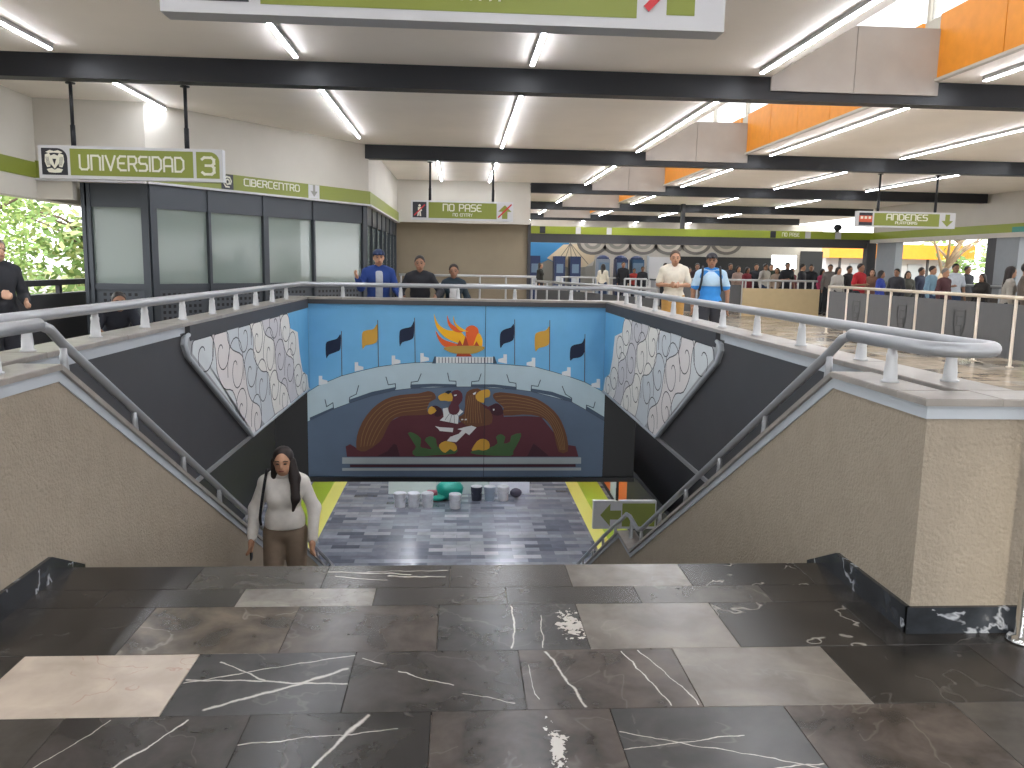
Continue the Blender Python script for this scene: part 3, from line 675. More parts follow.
for c, x, y, s in ((CA,120,610,1),(CA,350,522,1),(CA,587,480,1),(CA,770,464,1),(CB,300,472,-1),(CB,482,494,-1),(CB,708,555,-1),(CB,897,630,-1)):
    L = [(0,0),(0,-60),(22,-60),(22,-38),(55,-30),(55,-12)]
    layer('merlon', MPX(c, [(x+s*a, y+b) for a, b in L]), paint['white'], 3)
flags = [(CA,(265,265),(268,550),[(260,285),(235,312),(190,325),(165,345),(168,435),(185,415),(235,395),(258,375)],'navy'),
 (CA,(497,195),(502,490),[(495,220),(470,250),(420,260),(397,280),(400,375),(420,355),(470,345),(495,320)],'ochre'),
 (CA,(733,180),(737,465),[(730,200),(710,235),(660,248),(637,270),(638,360),(655,335),(705,320),(728,295)],'navy'),
 (CB,(350,190),(350,475),[(345,220),(325,240),(280,255),(257,285),(258,370),(280,345),(325,330),(345,305)],'navy'),
 (CB,(575,195),(573,515),[(572,235),(550,258),(500,270),(480,295),(482,390),(505,372),(550,360),(572,335)],'ochre'),
 (CB,(800,285),(797,590),[(798,310),(780,340),(730,352),(707,375),(705,450),(725,438),(770,430),(797,395)],'navy')]
for c, a, b, f, k in flags:
    fo = layer('flag', MPX(c, f), paint[k], 3, smooth=3)
    pl = lines('flag_pole', [MPX(c, [a, b])], .010, paint['pole'], 4)
for nm, pts, k, lv, sm in (
  ('flame', [(712,535),(728,575),(765,600),(815,605),(845,640),(850,668),(815,655),(760,632),(722,590)], 'yellow', 4, 3),
  ('flame', [(718,602),(745,635),(800,655),(860,672),(770,672),(735,648)], 'orange', 3, 3),
  ('flame', [(765,540),(780,575),(830,605),(800,608),(770,582)], 'orange', 5, 3),
  ('flame', [(790,545),(800,575),(835,600),(850,606),(815,602),(792,572)], 'yellow', 6, 3),
  ('flame', [(838,600),(850,585),(870,582),(888,596),(890,620),(880,640),(898,668),(838,668),(842,640)], 'orange', 5, 3),
  ('flame', [(890,612),(905,635),(902,668),(872,666),(876,640)], 'yellow', 6, 3),
  ('flame', [(800,668),(815,640),(830,668)], 'rust', 7, 0), ('flame', [(825,668),(838,622),(852,668)], 'rust', 7, 0), ('flame', [(868,668),(882,645),(896,668)], 'rust', 7, 0),
  ('brazier_bowl', [(750,672),(800,664),(900,664),(912,676),(880,692),(830,698),(780,690)], 'bowl', 8, 3), ('brazier_foot', [(805,694),(855,694),(865,706),(800,706)], 'rust', 8, 0),
  ('balustrade', [(720,708),(948,708),(948,732),(720,732)], 'white', 4, 0), ('balustrade_end', [(720,706),(720,734),(704,734),(714,706)], 'shadow', 4, 0), ('balustrade_end', [(948,706),(948,734),(964,734),(954,706)], 'shadow', 4, 0)):
    layer(nm, MPX(CG, pts), paint[k], lv, smooth=sm)
lines('balustrade_gap', [MPX(CG, [(x, 711), (x, 731)]) for x in range(732, 948, 13)], .010, paint['line'], 6)
bd = [
 ('bird_body', MPX(CC, [(300,555),(292,490),(320,475),(345,490),(370,505),(460,480),(540,400),(575,330),(640,297),(740,285),(820,280),(830,240),(860,228),(905,245),(925,300),(1000,340)])+
      MPX(CD, [(20,330),(30,240),(110,200),(180,235),(230,212),(270,240),(280,300),(420,295),(520,300),(600,400),(680,520),(690,480),(740,488),(758,555)]), 'maroon', 3, 0),
 ('wing', MPX(CC, [(360,490),(365,420),(400,330),(460,250),(540,190),(640,160),(760,150),(820,135),(860,150),(868,185),(830,205),(812,255),(820,285),(720,290),(640,297),(580,330),(545,400),(510,460),(420,520),(370,512)]), 'brown', 4, 2),
 ('wing', MPX(CD, [(210,160),(260,142),(440,168),(520,200),(600,260),(650,330),(685,430),(690,520),(630,522),(600,400),(560,330),(500,295),(400,285),(280,292),(280,240),(230,200)]), 'brown', 4, 2),
 ('leg', MPX(CC, [(600,470),(560,520),(490,552),(640,552),(620,480)]), 'maroond', 5, 0), ('leg', MPX(CD, [(470,470),(430,552),(570,552),(510,500)]), 'maroond', 5, 0),
 ('neck', MPX(CE_, [(555,260),(570,190),(630,160),(690,170),(690,260),(720,320),(780,360),(785,450),(720,475),(600,485),(525,445),(500,400),(550,370)]), 'brown', 6, 2),
 ('head', MPX(CE_, [(440,190),(490,170),(530,200),(530,260),(500,300),(510,340),(480,380),(430,375),(410,330),(430,290),(440,260)]), 'maroon', 8, 2),
 ('collar', MPX(CE_, [(365,330),(410,320),(420,370),(450,385),(490,370),(505,330),(540,355),(500,390),(495,460),(340,430),(372,400)]), 'white', 7, 0),
 ('beak', MPX(CE_, [(330,220),(380,195),(440,200),(445,265),(380,260),(345,262),(328,240)]), 'claw', 9, 2),
 ('beak', MPX(CE_, [(680,180),(750,165),(770,190),(760,230),(720,240),(715,280),(660,260),(645,220)]), 'claw', 9, 2),
 ('comb', MPX(CE_, [(382,190),(410,175),(442,178),(415,207)]), 'blackp', 10, 0),
 ('chick_beak', MPX(CE_, [(240,340),(270,308),(312,345),(270,377),(244,370)]), 'claw', 9, 2),
 ('chick_head', MPX(CE_, [(270,312),(310,305),(350,330),(360,380),(320,400),(290,380),(312,345)]), 'maroond', 8, 2),
 ('chick_head', MPX(CE_, [(770,310),(830,285),(870,320),(880,370),(830,390),(780,370)]), 'maroond', 8, 2),
 ('snake', MPX(CE_, [(300,480),(340,488),(455,495),(450,530),(340,520),(325,500)]), 'white', 8, 0),
 ('snake', MPX(CE_, [(400,605),(430,570),(500,545),(530,515),(490,505),(550,488),(610,475),(652,490),(590,555),(560,535),(480,615),(430,610)]), 'white', 8, 0),
 ('cactus', MPX(CC, [(690,405),(730,405),(775,440),(770,490),(800,500),(845,505),(798,450),(830,425),(870,440),(880,490),(950,510),(1005,505),(990,535),(860,545),(740,552),(720,520),(742,490)]), 'leaf', 6, 2),
 ('cactus', MPX(CD, [(75,520),(180,500),(240,470),(230,430),(260,410),(290,430),(280,470),(320,460),(330,420),(390,405),(380,450),(340,520),(320,550),(100,540)]), 'leaf', 6, 2),
 ('claw', MPX(CC, [(890,480),(930,455),(990,470),(1005,505),(985,520),(960,505),(930,530),(900,510)]), 'claw', 8, 2),
 ('claw', MPX(CD, [(75,510),(110,455),(150,440),(185,460),(188,500),(150,515),(120,510),(90,515)]), 'claw', 8, 2),
 ('eye', MPX(CE_, [(460,212),(485,208),(480,220),(462,222)]), 'white', 10, 0), ('eye', MPX(CE_, [(620,200),(650,185),(645,205),(628,212)]), 'white', 10, 0),
 ('eye', MPX(CE_, [(522,418),(540,416),(540,426),(522,428)]), 'white', 10, 0), ('eye', MPX(CE_, [(552,418),(570,416),(570,426),(552,428)]), 'white', 10, 0), ('eye', MPX(CE_, [(792,332),(806,330),(806,344),(794,346)]), 'white', 10, 0),
 ('plinth', MPX(CC, [(270,560),(1000,560)])+MPX(CD, [(775,560),(775,600)])+MPX(CC, [(270,600)]), 'bar', 5, 0),
 ('plinth_stripe', MPX(CC, [(320,605),(1000,605)])+MPX(CD, [(740,603),(740,620)])+MPX(CC, [(320,622)]), 'maroond', 5, 0),
 ('plinth', MPX(CC, [(270,628),(1000,628)])+MPX(CD, [(775,625),(775,643)])+MPX(CC, [(270,645)]), 'bar', 5, 0)]
for nm, pts, k, lv, sm in bd: layer(nm, pts, paint[k], lv, smooth=sm)
def mid(pa, pb, t): return [((1-t)*a[0]+t*b[0], (1-t)*a[1]+t*b[1]) for a, b in zip(pa, pb)]
o1 = [(385,490),(392,420),(425,335),(480,262),(555,205),(650,178),(760,168),(845,160)]; i1 = [(480,480),(505,440),(540,380),(585,318),(650,285),(720,276),(770,270),(812,262)]
o2 = [(225,165),(300,160),(430,182),(515,215),(585,270),(635,340),(665,430),(672,510)]; i2 = [(285,280),(350,275),(420,276),(490,284),(545,315),(580,370),(610,430),(635,510)]
for c_, o_, i_ in ((CC, o1, i1), (CD, o2, i2)):
    for tt in (.05, .25, .45, .65, .85): lines('feather', [MPX(c_, smooth_poly(mid(o_, i_, tt), 3, False))], .009, paint['brownl'], 6)
lines('neck_feather', [MPX(CE_, [(x, 200+abs(x-640)*.4), (x-8+(x-630)*.25, 330), (x-6+(x-630)*.6, 450)]) for x in range(585, 690, 15)], .008, paint['brownl'], 8)
lines('collar_line', [MPX(CE_, [(420,375),(385,425)]), MPX(CE_, [(440,385),(425,445)]), MPX(CE_, [(462,385),(465,450)]), MPX(CE_, [(488,375),(500,395)])], .006, paint['line'], 9)
lines('panel_joint', [[(mx := at(484.8, 380, Y=MY)[0], .9), (mx, -1.65)]], .007, paint['blackp'], 12)
dots = MB()
for x in (384, 416, 447.5, 475.5, 507, 538): q = at(x, 472.5, Y=11.97); dots.lathe((q[0], 11.975, -1.70), [(.014, 0), (.014, .02), (.008, .025)], 8)
dots.build('bolt', m_post, mu)

# cloud murals on the side walls: raised plates
CF = (170, 295, 5.12)
def CPX(pts):
    return [(lambda q: (q[1], q[2]))(at(CF[0]+p[0]/CF[2], CF[1]+p[1]/CF[2], X=-2.2)) for p in pts]
cpaint = {k: mat('cloud_'+k, c, .75, var=.03, vscale=5) for k, c in dict(b0='cdd3d5', b1='d9d5d4', b2='c6cdd2', b3='e3e2dd', b4='cbcace', b5='e1e0dc', blue='62a8d4', line='3c3f45', edge='9a9da0').items()}
bands = {
 'b0': [(95,190),(180,178),(205,250),(215,330),(222,400),(255,478),(300,490),(325,560),(330,605),(402,694),(92,300)],
 'b1': [(180,178),(270,163),(275,230),(300,280),(350,310),(368,400),(378,480),(400,540),(440,570),(452,640),(440,705),(410,710),(330,605),(325,560),(300,490),(255,478),(222,400),(215,330),(205,250)],
 'b2': [(270,163),(385,130),(408,220),(412,320),(450,388),(485,398),(498,480),(508,560),(520,610),(470,665),(452,640),(440,570),(400,540),(378,480),(368,400),(350,310),(300,280),(275,230)],
 'b3': [(385,130),(450,110),(470,200),(515,235),(525,330),(535,430),(575,465),(595,520),(605,560),(520,610),(508,560),(498,480),(485,398),(450,388),(412,320),(408,220)],
 'b4': [(450,110),(545,84),(555,200),(580,300),(615,330),(622,420),(635,500),(642,520),(605,560),(595,520),(575,465),(535,430),(525,330),(515,235),(470,200)],
 'b5': [(545,84),(588,72),(600,170),(640,190),(650,300),(665,390),(690,410),(698,475),(642,520),(635,500),(622,420),(615,330),(580,300),(555,200)],
 'blue': [(588,72),(712,40),(712,470),(698,475),(690,410),(665,390),(650,300),(640,190),(600,170)]}
curls = [(150,300,.30,.34,1),(245,290,.26,.36,1),(362,212,.24,.33,-1),(320,375,.27,.42,1),(395,395,.25,.34,1),(430,225,.24,.32,1),(492,300,.26,.42,1),(455,460,.26,.40,1),(350,580,.20,.28,1),(428,630,.22,.36,1),
         (518,478,.24,.30,1),(570,525,.24,.34,1),(548,322,.26,.32,1),(598,378,.28,.36,1),(575,182,.30,.30,1),(612,262,.24,.26,1),(640,425,.28,.26,1),(672,458,.20,.22,1),(520,150,.28,.34,-1)]
for s_, nm in ((-1, 'left'), (1, 'right')):
    t = thing('cloud_mural', 'raised plate painted with pale curling clouds on the %s stairwell wall' % nm, 'mural', (s_*2.17, 9.3, -.33))
    def fx(lv): return s_*(2.165-.0018*lv)
    outl = [(6.72, .90), (6.66, .885), (6.635, .83), (6.72, .72), (8.66, -.335), (8.76, -.345), (12.02, -.345), (12.02, .846), (6.76, .846), (6.75, .90)]
    MB().prism(outl, 'x', s_*2.2, s_*2.165).build('plate', cpaint['edge'], t)
    ins = lambda p: [(min(12.0, max(y, 6.68)), min(.845, max(z, -.32))) for y, z in p]
    for k, pts in bands.items():
        MB().prism(ins(CPX(pts)), 'x', fx(0), fx(1)).build('cloud_band' if k != 'blue' else 'sky', cpaint[k], t)
    ln = MB()
    for k in ('b0', 'b1', 'b2', 'b3', 'b4'):
        pts = bands[k]; n = len(pts)
        edge = {'b0': pts[1:9], 'b1': pts[1:11], 'b2': pts[1:9], 'b3': pts[1:9], 'b4': pts[1:9]}[k]
        ln = MB()
        for q in ribbon(ins(smooth_poly(CPX(edge), 3, False)), .012): ln.prism(q, 'x', fx(1), fx(1.6))
        ln.build('cloud_edge', cpaint['line'], t)
    for (cx, cy, ry, rz, dr) in curls:
        y, z = CPX([(cx, cy)])[0]; pts = []
        for i in range(30):
            f = i/29; a = 1.05*PI-f*2.75*PI; r = 1.0-.86*max(0, (f-.25)/.75)
            pts.append((y+dr*ry*r*math.cos(a)*1.12, z+rz*r*math.sin(a)*.72))
        ln = MB()
        for q in ribbon([p for p in ins(pts)], .011): ln.prism(q, 'x', fx(1), fx(1.6))
        ln.build('curl', cpaint['line'], t)
    # painted beads along the slanting edges
    MB().tube([(s_*2.165, y, z) for y, z in [(6.74, .90), (6.67, .885), (6.645, .83), (6.73, .72), (8.68, -.335), (12.0, -.335)]], .018, 8).build('edge_bead', m_band, t, True)

# ================================================================== hanging signs
m_pict = mat('pictogram_black', '20222b', .4); m_red = mat('sign_red', 'c22a33', .45); m_rodm = m_rod
def sign_base(x0, x1, zb, zt, y, label, name='hanging_sign', rods=(), rod_top=3.34, th=.10):
    t = thing(name, label, 'sign', ((x0+x1)/2, y, zb))
    MB().box(x0, x1, y-th/2, y+th/2, zb, zt).build('sign_box', m_signwhite, t)
    for x in rods:
        r = MB().cone((x, y, zt), (x, y, zt+.22), .026, .026, 10).cone((x, y, zt+.22), (x, y, rod_top), .019, .019, 10).cone((x, y, rod_top-.012), (x, y, rod_top), .05, .05, 12)
        r.build('rod', m_rodm, t, True)
    return t, y-th/2
def panel(t, name, poly, yf, m, lv=1): return MB().prism(poly, 'y', yf-.002*lv, yf).build(name, m, t)
def rect(x0, x1, z0, z1): return [(x0, z0), (x1, z0), (x1, z1), (x0, z1)]
def round_corner(x0, x1, z0, z1, r):
    return [(x0, z0), (x1, z0)]+[(x1-r+r*math.cos(a), z1-r+r*math.sin(a)) for a in np.linspace(0, PI/2, 7)]+[(x0, z1)]
# UNIVERSIDAD 3
x0, x1, zb, zt = -4.492, -2.564, 2.338, 2.682
t, yf = sign_base(x0, x1, zb, zt, 9.37, 'hanging green and white UNIVERSIDAD 3 sign on two black rods', rods=(-4.14, -2.95))
h = zt-zb; u = lambda f: x0+(x1-x0)*f
panel(t, 'emblem_panel', round_corner(u(.017), u(.155), zb+.035, zt-.03, .10), yf, m_pict)
np_ = panel(t, 'name_panel', rect(u(.170), u(.838), zb+.035, zt-.03), yf, m_green)
lp2_ = panel(t, 'line_panel', round_corner(u(.855), u(.982), zb+.035, zt-.03, .10), yf, m_green)
put_text(np_, 'lettering', 'UNIVERSIDAD', u(.222), u(.785), zb+.10, .145, .021, yf-.002, m_letter)
put_text(lp2_, 'lettering', '3', u(.888), u(.952), zb+.08, .175, .026, yf-.002, m_letter)
ex, ez = u(.086), (zb+zt)/2
em = MB()
for pts in ([(-.085,.095),(-.04,.115),(0,.105),(.04,.115),(.085,.095),(.06,.085),(0,.09),(-.06,.085)],
            [(-.09,.07),(-.05,.085),(-.03,.05),(-.045,-.05),(-.075,-.055),(-.095,0)], [(.09,.07),(.05,.085),(.03,.05),(.045,-.05),(.075,-.055),(.095,0)],
            [(-.035,.06),(0,.075),(.035,.06),(.038,-.02),(0,-.07),(-.038,-.02)], [(-.08,-.075),(-.03,-.062),(0,-.08),(.03,-.062),(.08,-.075),(.06,-.105),(0,-.11),(-.06,-.105)]):
    em.prism([(ex+a*1.05, ez+b*1.05) for a, b in pts], 'y', yf-.005, yf-.002)
em.build('emblem', m_letter, t)
em = MB()
for sx in (-1, 1):
    for k in range(3): em.prism([(ex+sx*(.06+.012*k), ez+.05), (ex+sx*(.064+.012*k), ez+.05), (ex+sx*(.052+.012*k), ez-.04), (ex+sx*(.048+.012*k), ez-.04)], 'y', yf-.006, yf-.004)
em.prism([(ex-.02, ez+.03), (ex+.02, ez+.03), (ex, ez-.035)], 'y', yf-.006, yf-.004)
em.build('emblem_detail', m_pict, t)
def arrow(cx, cz, s, up=1):
    return [(cx+a*s, cz+b*s*up) for a, b in [(-.2,-.5),(.2,-.5),(.2,.02),(.5,.02),(0,.5),(-.5,.02),(-.2,.02)]]
def no_pase(x0, x1, zb, zt, y, label, rods):
    t, yf = sign_base(x0, x1, zb, zt, y, label, rods=rods); h = zt-zb; u = lambda f: x0+(x1-x0)*f
    panel(t, 'pictogram', rect(u(.018), u(.152), zb+.04, zt-.03), yf, m_pict)
    cx, cz = u(.085), (zb+zt)/2
    fig = MB()
    for pts in ([(-.025,.085),(.0,.105),(.025,.085),(.015,.06),(-.015,.06)], [(-.03,.05),(.03,.05),(.045,-.02),(.02,-.02),(.03,-.11),(.0,-.11),(-.005,-.03),(-.02,-.11),(-.045,-.11),(-.03,-.02)]):
        fig.prism([(cx+a, cz+b) for a, b in pts], 'y', yf-.005, yf-.002)
    fig.build('walking_figure', m_letter, t)
    panel(t, 'slash', ribbon([(cx-.09, cz-.09), (cx+.09, cz+.09)], .022)[0], yf-.004, m_red, 2)
    np_ = panel(t, 'name_panel', rect(u(.172), u(.838), zb+.035, zt-.03), yf, m_green)
    put_text(np_, 'lettering', 'NO PASE', u(.315), u(.685), zb+.172, .115, .019, yf-.002, m_letter)
    put_text(np_, 'lettering', 'NO ENTRY', u(.41), u(.60), zb+.076, .05, .008, yf-.002, m_letter)
    panel(t, 'arrow', arrow(u(.918), (zb+zt)/2-.005, .25), yf, m_green)
    panel(t, 'slash', ribbon([(u(.918)-.115, zb+.075), (u(.918)+.115, zt-.05)], .026)[0], yf-.003, m_red, 2)
no_pase(-.887, .99, 2.30, 2.65, 15.45, 'hanging NO PASE sign in front of the beige back wall', (-.54, .616))
no_pase(-1.017, .93, 2.331, 2.69, 3.05, 'large near NO PASE sign cut off by the top of the picture', (-.66, .55))
# ANDENES
x0, x1, zb, zt = 7.53, 9.47, 2.345, 2.64
t, yf = sign_base(x0, x1, zb, zt, 15.45, 'hanging ANDENES platforms sign with a green down arrow on the right', rods=(7.95, 9.08)); u = lambda f: x0+(x1-x0)*f
panel(t, 'pictogram', rect(u(.02), u(.155), zb+.03, zt-.03), yf, m_pict)
panel(t, 'train_picture', rect(u(.022), u(.153), zb+.09, zt-.085), yf-.002, mat('train_orange', 'cf5a3c', .5))
for k in range(3): panel(t, 'train_window', rect(u(.035+.04*k), u(.06+.04*k), zb+.15, zt-.10), yf-.004, m_letter)
np_ = panel(t, 'name_panel', rect(u(.172), u(.835), zb+.03, zt-.03), yf, m_green)
put_text(np_, 'lettering', 'ANDENES', u(.30), u(.71), zb+.14, .105, .018, yf-.002, m_letter)
put_text(np_, 'lettering', 'PLATFORMS', u(.39), u(.61), zb+.065, .045, .008, yf-.002, m_letter)
panel(t, 'arrow', arrow(u(.918), (zb+zt)/2, .23, -1), yf, m_green)
# arrow sign at the lower level
x0, x1, zb, zt = 2.33, 3.42, -2.95, -2.46
t, yf = sign_base(x0, x1, zb, zt, 13.5, 'white and green arrow sign hanging beside the lower stair railing', rods=(2.74,), rod_top=-.34)
panel(t, 'arrow_face', [(x0+.10+.2-b*.36*1.0, (zb+zt)/2+a*.40) for a, b in [(-.2,-.5),(.2,-.5),(.2,.02),(.5,.02),(0,.5),(-.5,.02),(-.2,.02)]], yf, m_green)
panel(t, 'green_face', rect(x0+.50, x1-.02, zb+.04, zt-.04), yf, m_green)
# CIBERCENTRO on the band
p, d, n, L = seg_frame(B_, C_)
t = thing('wall_lettering', 'white CIBERCENTRO lettering with symbols on the green band above the glazed room', 'sign', (p[0]+d[0]*L/2+n[0]*.035, p[1]+d[1]*L/2+n[1]*.035, 2.58))
def bfr(uu, z, dep): q = p+d*uu+n*(.031+dep); return (q[0], q[1], z)
ua, ub = on_line(243, B_, C_, 190), on_line(298, B_, C_, 195)
put_text(t, 'lettering', 'CIBERCENTRO', ua, ub, 2.64, .10, .016, 0, m_letter, bfr)
def bpanel(nm, u0, u1, z0, z1, m, dep):
    vs = [bfr(a, z, w) for w in (dep, 0) for a, z in ((u0, z0), (u1, z0), (u1, z1), (u0, z1))]
    MB().add(vs, [(0,1,2,3),(7,6,5,4),(0,4,5,1),(1,5,6,2),(2,6,7,3),(3,7,4,0)]).build(nm, m, t)
u0, u1 = on_line(220, B_, C_, 185), on_line(232, B_, C_, 185); bpanel('symbol_panel', u0, u1, 2.555, 2.775, m_pict, .003)
put_text(t, 'at_symbol', '@', u0+.04, u1-.04, 2.59, .15, .02, 0, m_letter, lambda a, z, w: bfr(a, z, w+.003))
u0, u1 = on_line(307, B_, C_, 190), on_line(318, B_, C_, 190); bpanel('arrow_panel', u0, u1, 2.555, 2.775, m_signwhite, .003)
cu = (u0+u1)/2
mb = MB()
for q in ribbon([(cu, 2.75), (cu, 2.66)], .05)+[[(cu-.08, 2.67), (cu, 2.58), (cu, 2.58), (cu+.08, 2.67)]]:
    vs = [bfr(a, z, .006) for a, z in q]; mb.add(vs, [(0, 1, 2, 3)])
mb.build('arrow', mat('arrow_grey', '8d8d86', .5), t)
# symbols on the long fascia
p2_, d2_, n2_, L2_ = seg_frame(FA, FB)
def ffr(uu, z, dep): q = p2_+d2_*uu+n2_*(.021+dep); return (q[0], q[1], z)
t = thing('fascia_symbols', 'small black and white pictograms with lettering on the long green fascia', 'sign', (p2_[0]+d2_[0]*5, p2_[1]+d2_[1]*5-.05, 2.56))
def fpanel(nm, a, b, m, z0=2.56, z1=2.78, dep=.004):
    u0, u1 = on_line(a, FA, FB, 220), on_line(b, FA, FB, 220)
    vs = [ffr(q, z, w) for w in (dep, 0) for q, z in ((u0, z0), (u1, z0), (u1, z1), (u0, z1))]
    MB().add(vs, [(0,1,2,3),(7,6,5,4),(0,4,5,1),(1,5,6,2),(2,6,7,3),(3,7,4,0)]).build(nm, m, t)
for a, b in ((540, 545.5), (771, 776.5)): fpanel('pictogram', a, b, m_pict)
for a, b in ((576, 581), (607, 612), (806, 811.5), (836, 842)): fpanel('symbol', a, b, m_signwhite)
put_text(t, 'lettering', 'NO PASE', on_line(783, FA, FB, 220), on_line(800, FA, FB, 220), 2.62, .11, .02, 0, m_letter, ffr)
p3_, d3_, n3_, L3_ = seg_frame(RA, RB); u0 = on_line(1011, RA, RB); 
w = MB(); obox(w, RA, RB, u0, u0+1.2, .02, .03, 2.5, 2.70); w.build('wall_plate', mat('teal_plate', '3f8f7f', .5), None, label='small teal plate on the right wall band', category='sign')

# ================================================================== glazed internet room
m_frame = mat('graphite_frame', '3f444a', .4, metal=.3); m_pane = glass('frosted_pane', '8e9a94', .8, .10); m_lowp = mat('graphite_panel', '4c5157', .45, metal=.2)
booth = thing('glazed_room', 'graphite framed glazed internet room with perforated lower panels', 'room', (-3.5, 13, 0))
def facet(p, q, us, z_lo=1.15, z_hi=2.20, thick=None, perf=True):
    p_, d_, n_, L = seg_frame(p, q)
    mb = MB(); obox(mb, p, q, 0, L, -.08, 0, z_hi, 2.52); mb.build('lintel', m_frame, booth)
    mb = MB(); obox(mb, p, q, 0, L, -.08, 0, z_lo-.09, z_lo); mb.build('sill', m_frame, booth)
    for i, uu in enumerate(us):
        wd = (.05 if thick and i in thick else .022)
        mb = MB(); obox(mb, p, q, max(0, uu-wd), min(L, uu+wd), -.09, .02, 0, 2.52); mb.build('mullion', m_frame, booth)
    for a, b in zip(us[:-1], us[1:]):
        mb = MB(); obox(mb, p, q, a+.02, b-.02, -.05, -.038, z_lo, z_hi); mb.build('pane', m_pane, booth)
        mb = MB(); obox(mb, p, q, a+.02, b-.02, -.06, -.03, .05, z_lo-.09); lp_ = mb.build('lower_panel', m_lowp, booth)
        if perf:
            mb = MB(); nu = max(0, int((b-a-.2)/.085))
            for iu in range(nu):
                for iz in range(6): obox(mb, p, q, a+.12+iu*.085, a+.162+iu*.085, -.031, -.028, .55+iz*.085, .592+iz*.085)
            if mb.v: mb.build('perforation', m_black, lp_, kind='stuff')
P1, P2, P3, P4 = (-5.2, 11.9), (-4.29, 11.9), (-1.70, 15.40), (-1.62, 21.5)
L1 = seg_frame(P1, P2)[3]; L2 = seg_frame(P2, P3)[3]; L3 = seg_frame(P3, P4)[3]
facet(P1, P2, [.0, .10, L1-.06], thick=(0, 2))
facet(P2, P3, [0.05]+[on_line(x, P2, P3) for x in (210, 266, 314)]+[L2-.05], thick=(0, 2, 4))
facet(P3, P4, [0.05]+[L3*i/7 for i in range(1, 7)]+[L3-.05], perf=False)
mb = MB().box(-5.2, -5.12, 11.9, 21.5, 0, 2.52); mb.build('side_wall', m_frame, booth)
mb = MB(); obox(mb, P2, P3, .3, L2-.2, -1.6, -1.5, .05, 2.5); mb.build('blind', mat('blind', 'b9b49c', .8), booth)

# ================================================================== fence with grey panels (right)
m_fp = mat('fence_panel', '5a5b5c', .6, var=.04); m_fpost = mat('fence_post', 'd9cdbb', .3, metal=.3); m_motif = mat('fence_motif', '525354', .6)
FX = 8.95
fe = thing('panel_fence', 'waist-high fence of grey panels between pale posts on the right', 'fence', (FX, 14, 0))
ys = [19.45-.965*i for i in range(10)]
MB().tube([(FX, ys[0], 1.13), (FX, ys[-1], 1.13)], .032, 10).build('top_rail', m_fpost, fe, True)
for i, y in enumerate(ys):
    MB().lathe((FX, y, 0), [(.055, 0), (.055, .015), (.026, .02), (.026, 1.12)], 12).build('post', m_fpost, fe, True)
    if i < len(ys)-1:
        pn = MB().box(FX-.012, FX+.012, y-.965+.06, y-.06, .14, 1.02).build('panel', m_fp, fe)
        if i % 2 == 1:
            mo = MB(); cy = y-.48; pts = [(cy-.16, .84), (cy-.16, .62), (cy-.10, .42), (cy, .34), (cy+.10, .42), (cy+.16, .62), (cy+.16, .84)]
            for q in ribbon(smooth_poly(pts, 3, False), .035)+ribbon([(cy-.16, .84), (cy+.16, .84)], .035)+ribbon([(cy-.07, .74), (cy+.07, .74), (cy+.07, .58), (cy-.07, .58), (cy-.07, .48), (cy+.05, .46)], .03): mo.prism(q, 'x', FX-.018, FX-.012)
            mo.build('relief_motif', m_motif, pn)
# chrome post by the near right wall
cp = MB().lathe((2.335, 3.06, 0), [(.062, 0), (.062, .010), (.050, .026), (.030, .03), (.030, 1.05), (.02, 1.07)], 18)
cp.build('chrome_post', m_chrome, None, True, label='chrome tube post on a round base beside the right stucco wall', category='post')

# beige parapet of the second opening, with rail
PA, PB = (11.75, 25.6), (11.3, 34.0)
w = MB(); obox(w, PB, PA, 0, seg_frame(PA, PB)[3], 0, .2, 0, .86)
w = MB().box(9.2, 11.75, 26.2, 26.4, 0, .90); struct(w, 'wall_second_parapet', mat('parapet_beige', 'c9b48c', .8, var=.03), 'pale beige parapet of the second stairwell beyond the fence')  # one pale beige tone with slight variation
rr = thing('parapet_railing', 'white rail on short posts above the pale beige parapet', 'railing', (10.3, 26.3, .84))
MB().tube([(6.6, 26.3, 1.16), (11.7, 26.3, 1.16)], .035, 8).build('rail', m_post, rr, True)
for k in range(10): MB().cone((9.3+.25*k, 26.3, .90), (9.3+.25*k, 26.3, 1.16), .03, .03, 8).build('post', m_post, rr)
for k in range(6): MB().cone((6.7+.5*k, 26.3, 0), (6.7+.5*k, 26.3, 1.13), .03, .03, 8).build('post', m_post, rr)
for k in range(5): MB().box(6.74+.5*k, 7.16+.5*k, 26.29, 26.31, .12, 1.0).build('panel', m_fp, rr)
# guard rail on the right-hand low wall
rr = thing('guard_rail', 'thin grey guard rail along the right-hand openings', 'railing', (13.2, 19, .86))
q0, q1 = np.array(RA)+n3_*.12, np.array(RB)+n3_*.12
MB().tube([(q0[0], q0[1], 1.18), (q1[0], q1[1], 1.18)], .03, 8).build('rail', m_rail, rr, True)
for k in range(9):
    q = q0+(q1-q0)*(k+.5)/9; MB().cone((q[0], q[1], 0), (q[0], q[1], 1.12), .025, .025, 8).build('post', m_rail, rr)
# rail before the beige back wall
rr = thing('wall_rail', 'double white rail in front of the beige back wall', 'railing', (0, 20.9, 0))
for z in (1.22, 1.0): MB().tube([(-1.5, 20.9, z), (1.95, 20.9, z)], .03, 8).build('rail', m_post, rr, True)
for k in range(6): MB().cone((-1.45+.66*k, 20.9, 0), (-1.45+.66*k, 20.9, 1.22), .025, .025, 8).build('post', m_post, rr)
w = MB().box(-1.55, 1.6, 21.2, 21.35, 0, .98); struct(w, 'wall_back_low', m_beige, 'low beige wall below the double white rail')
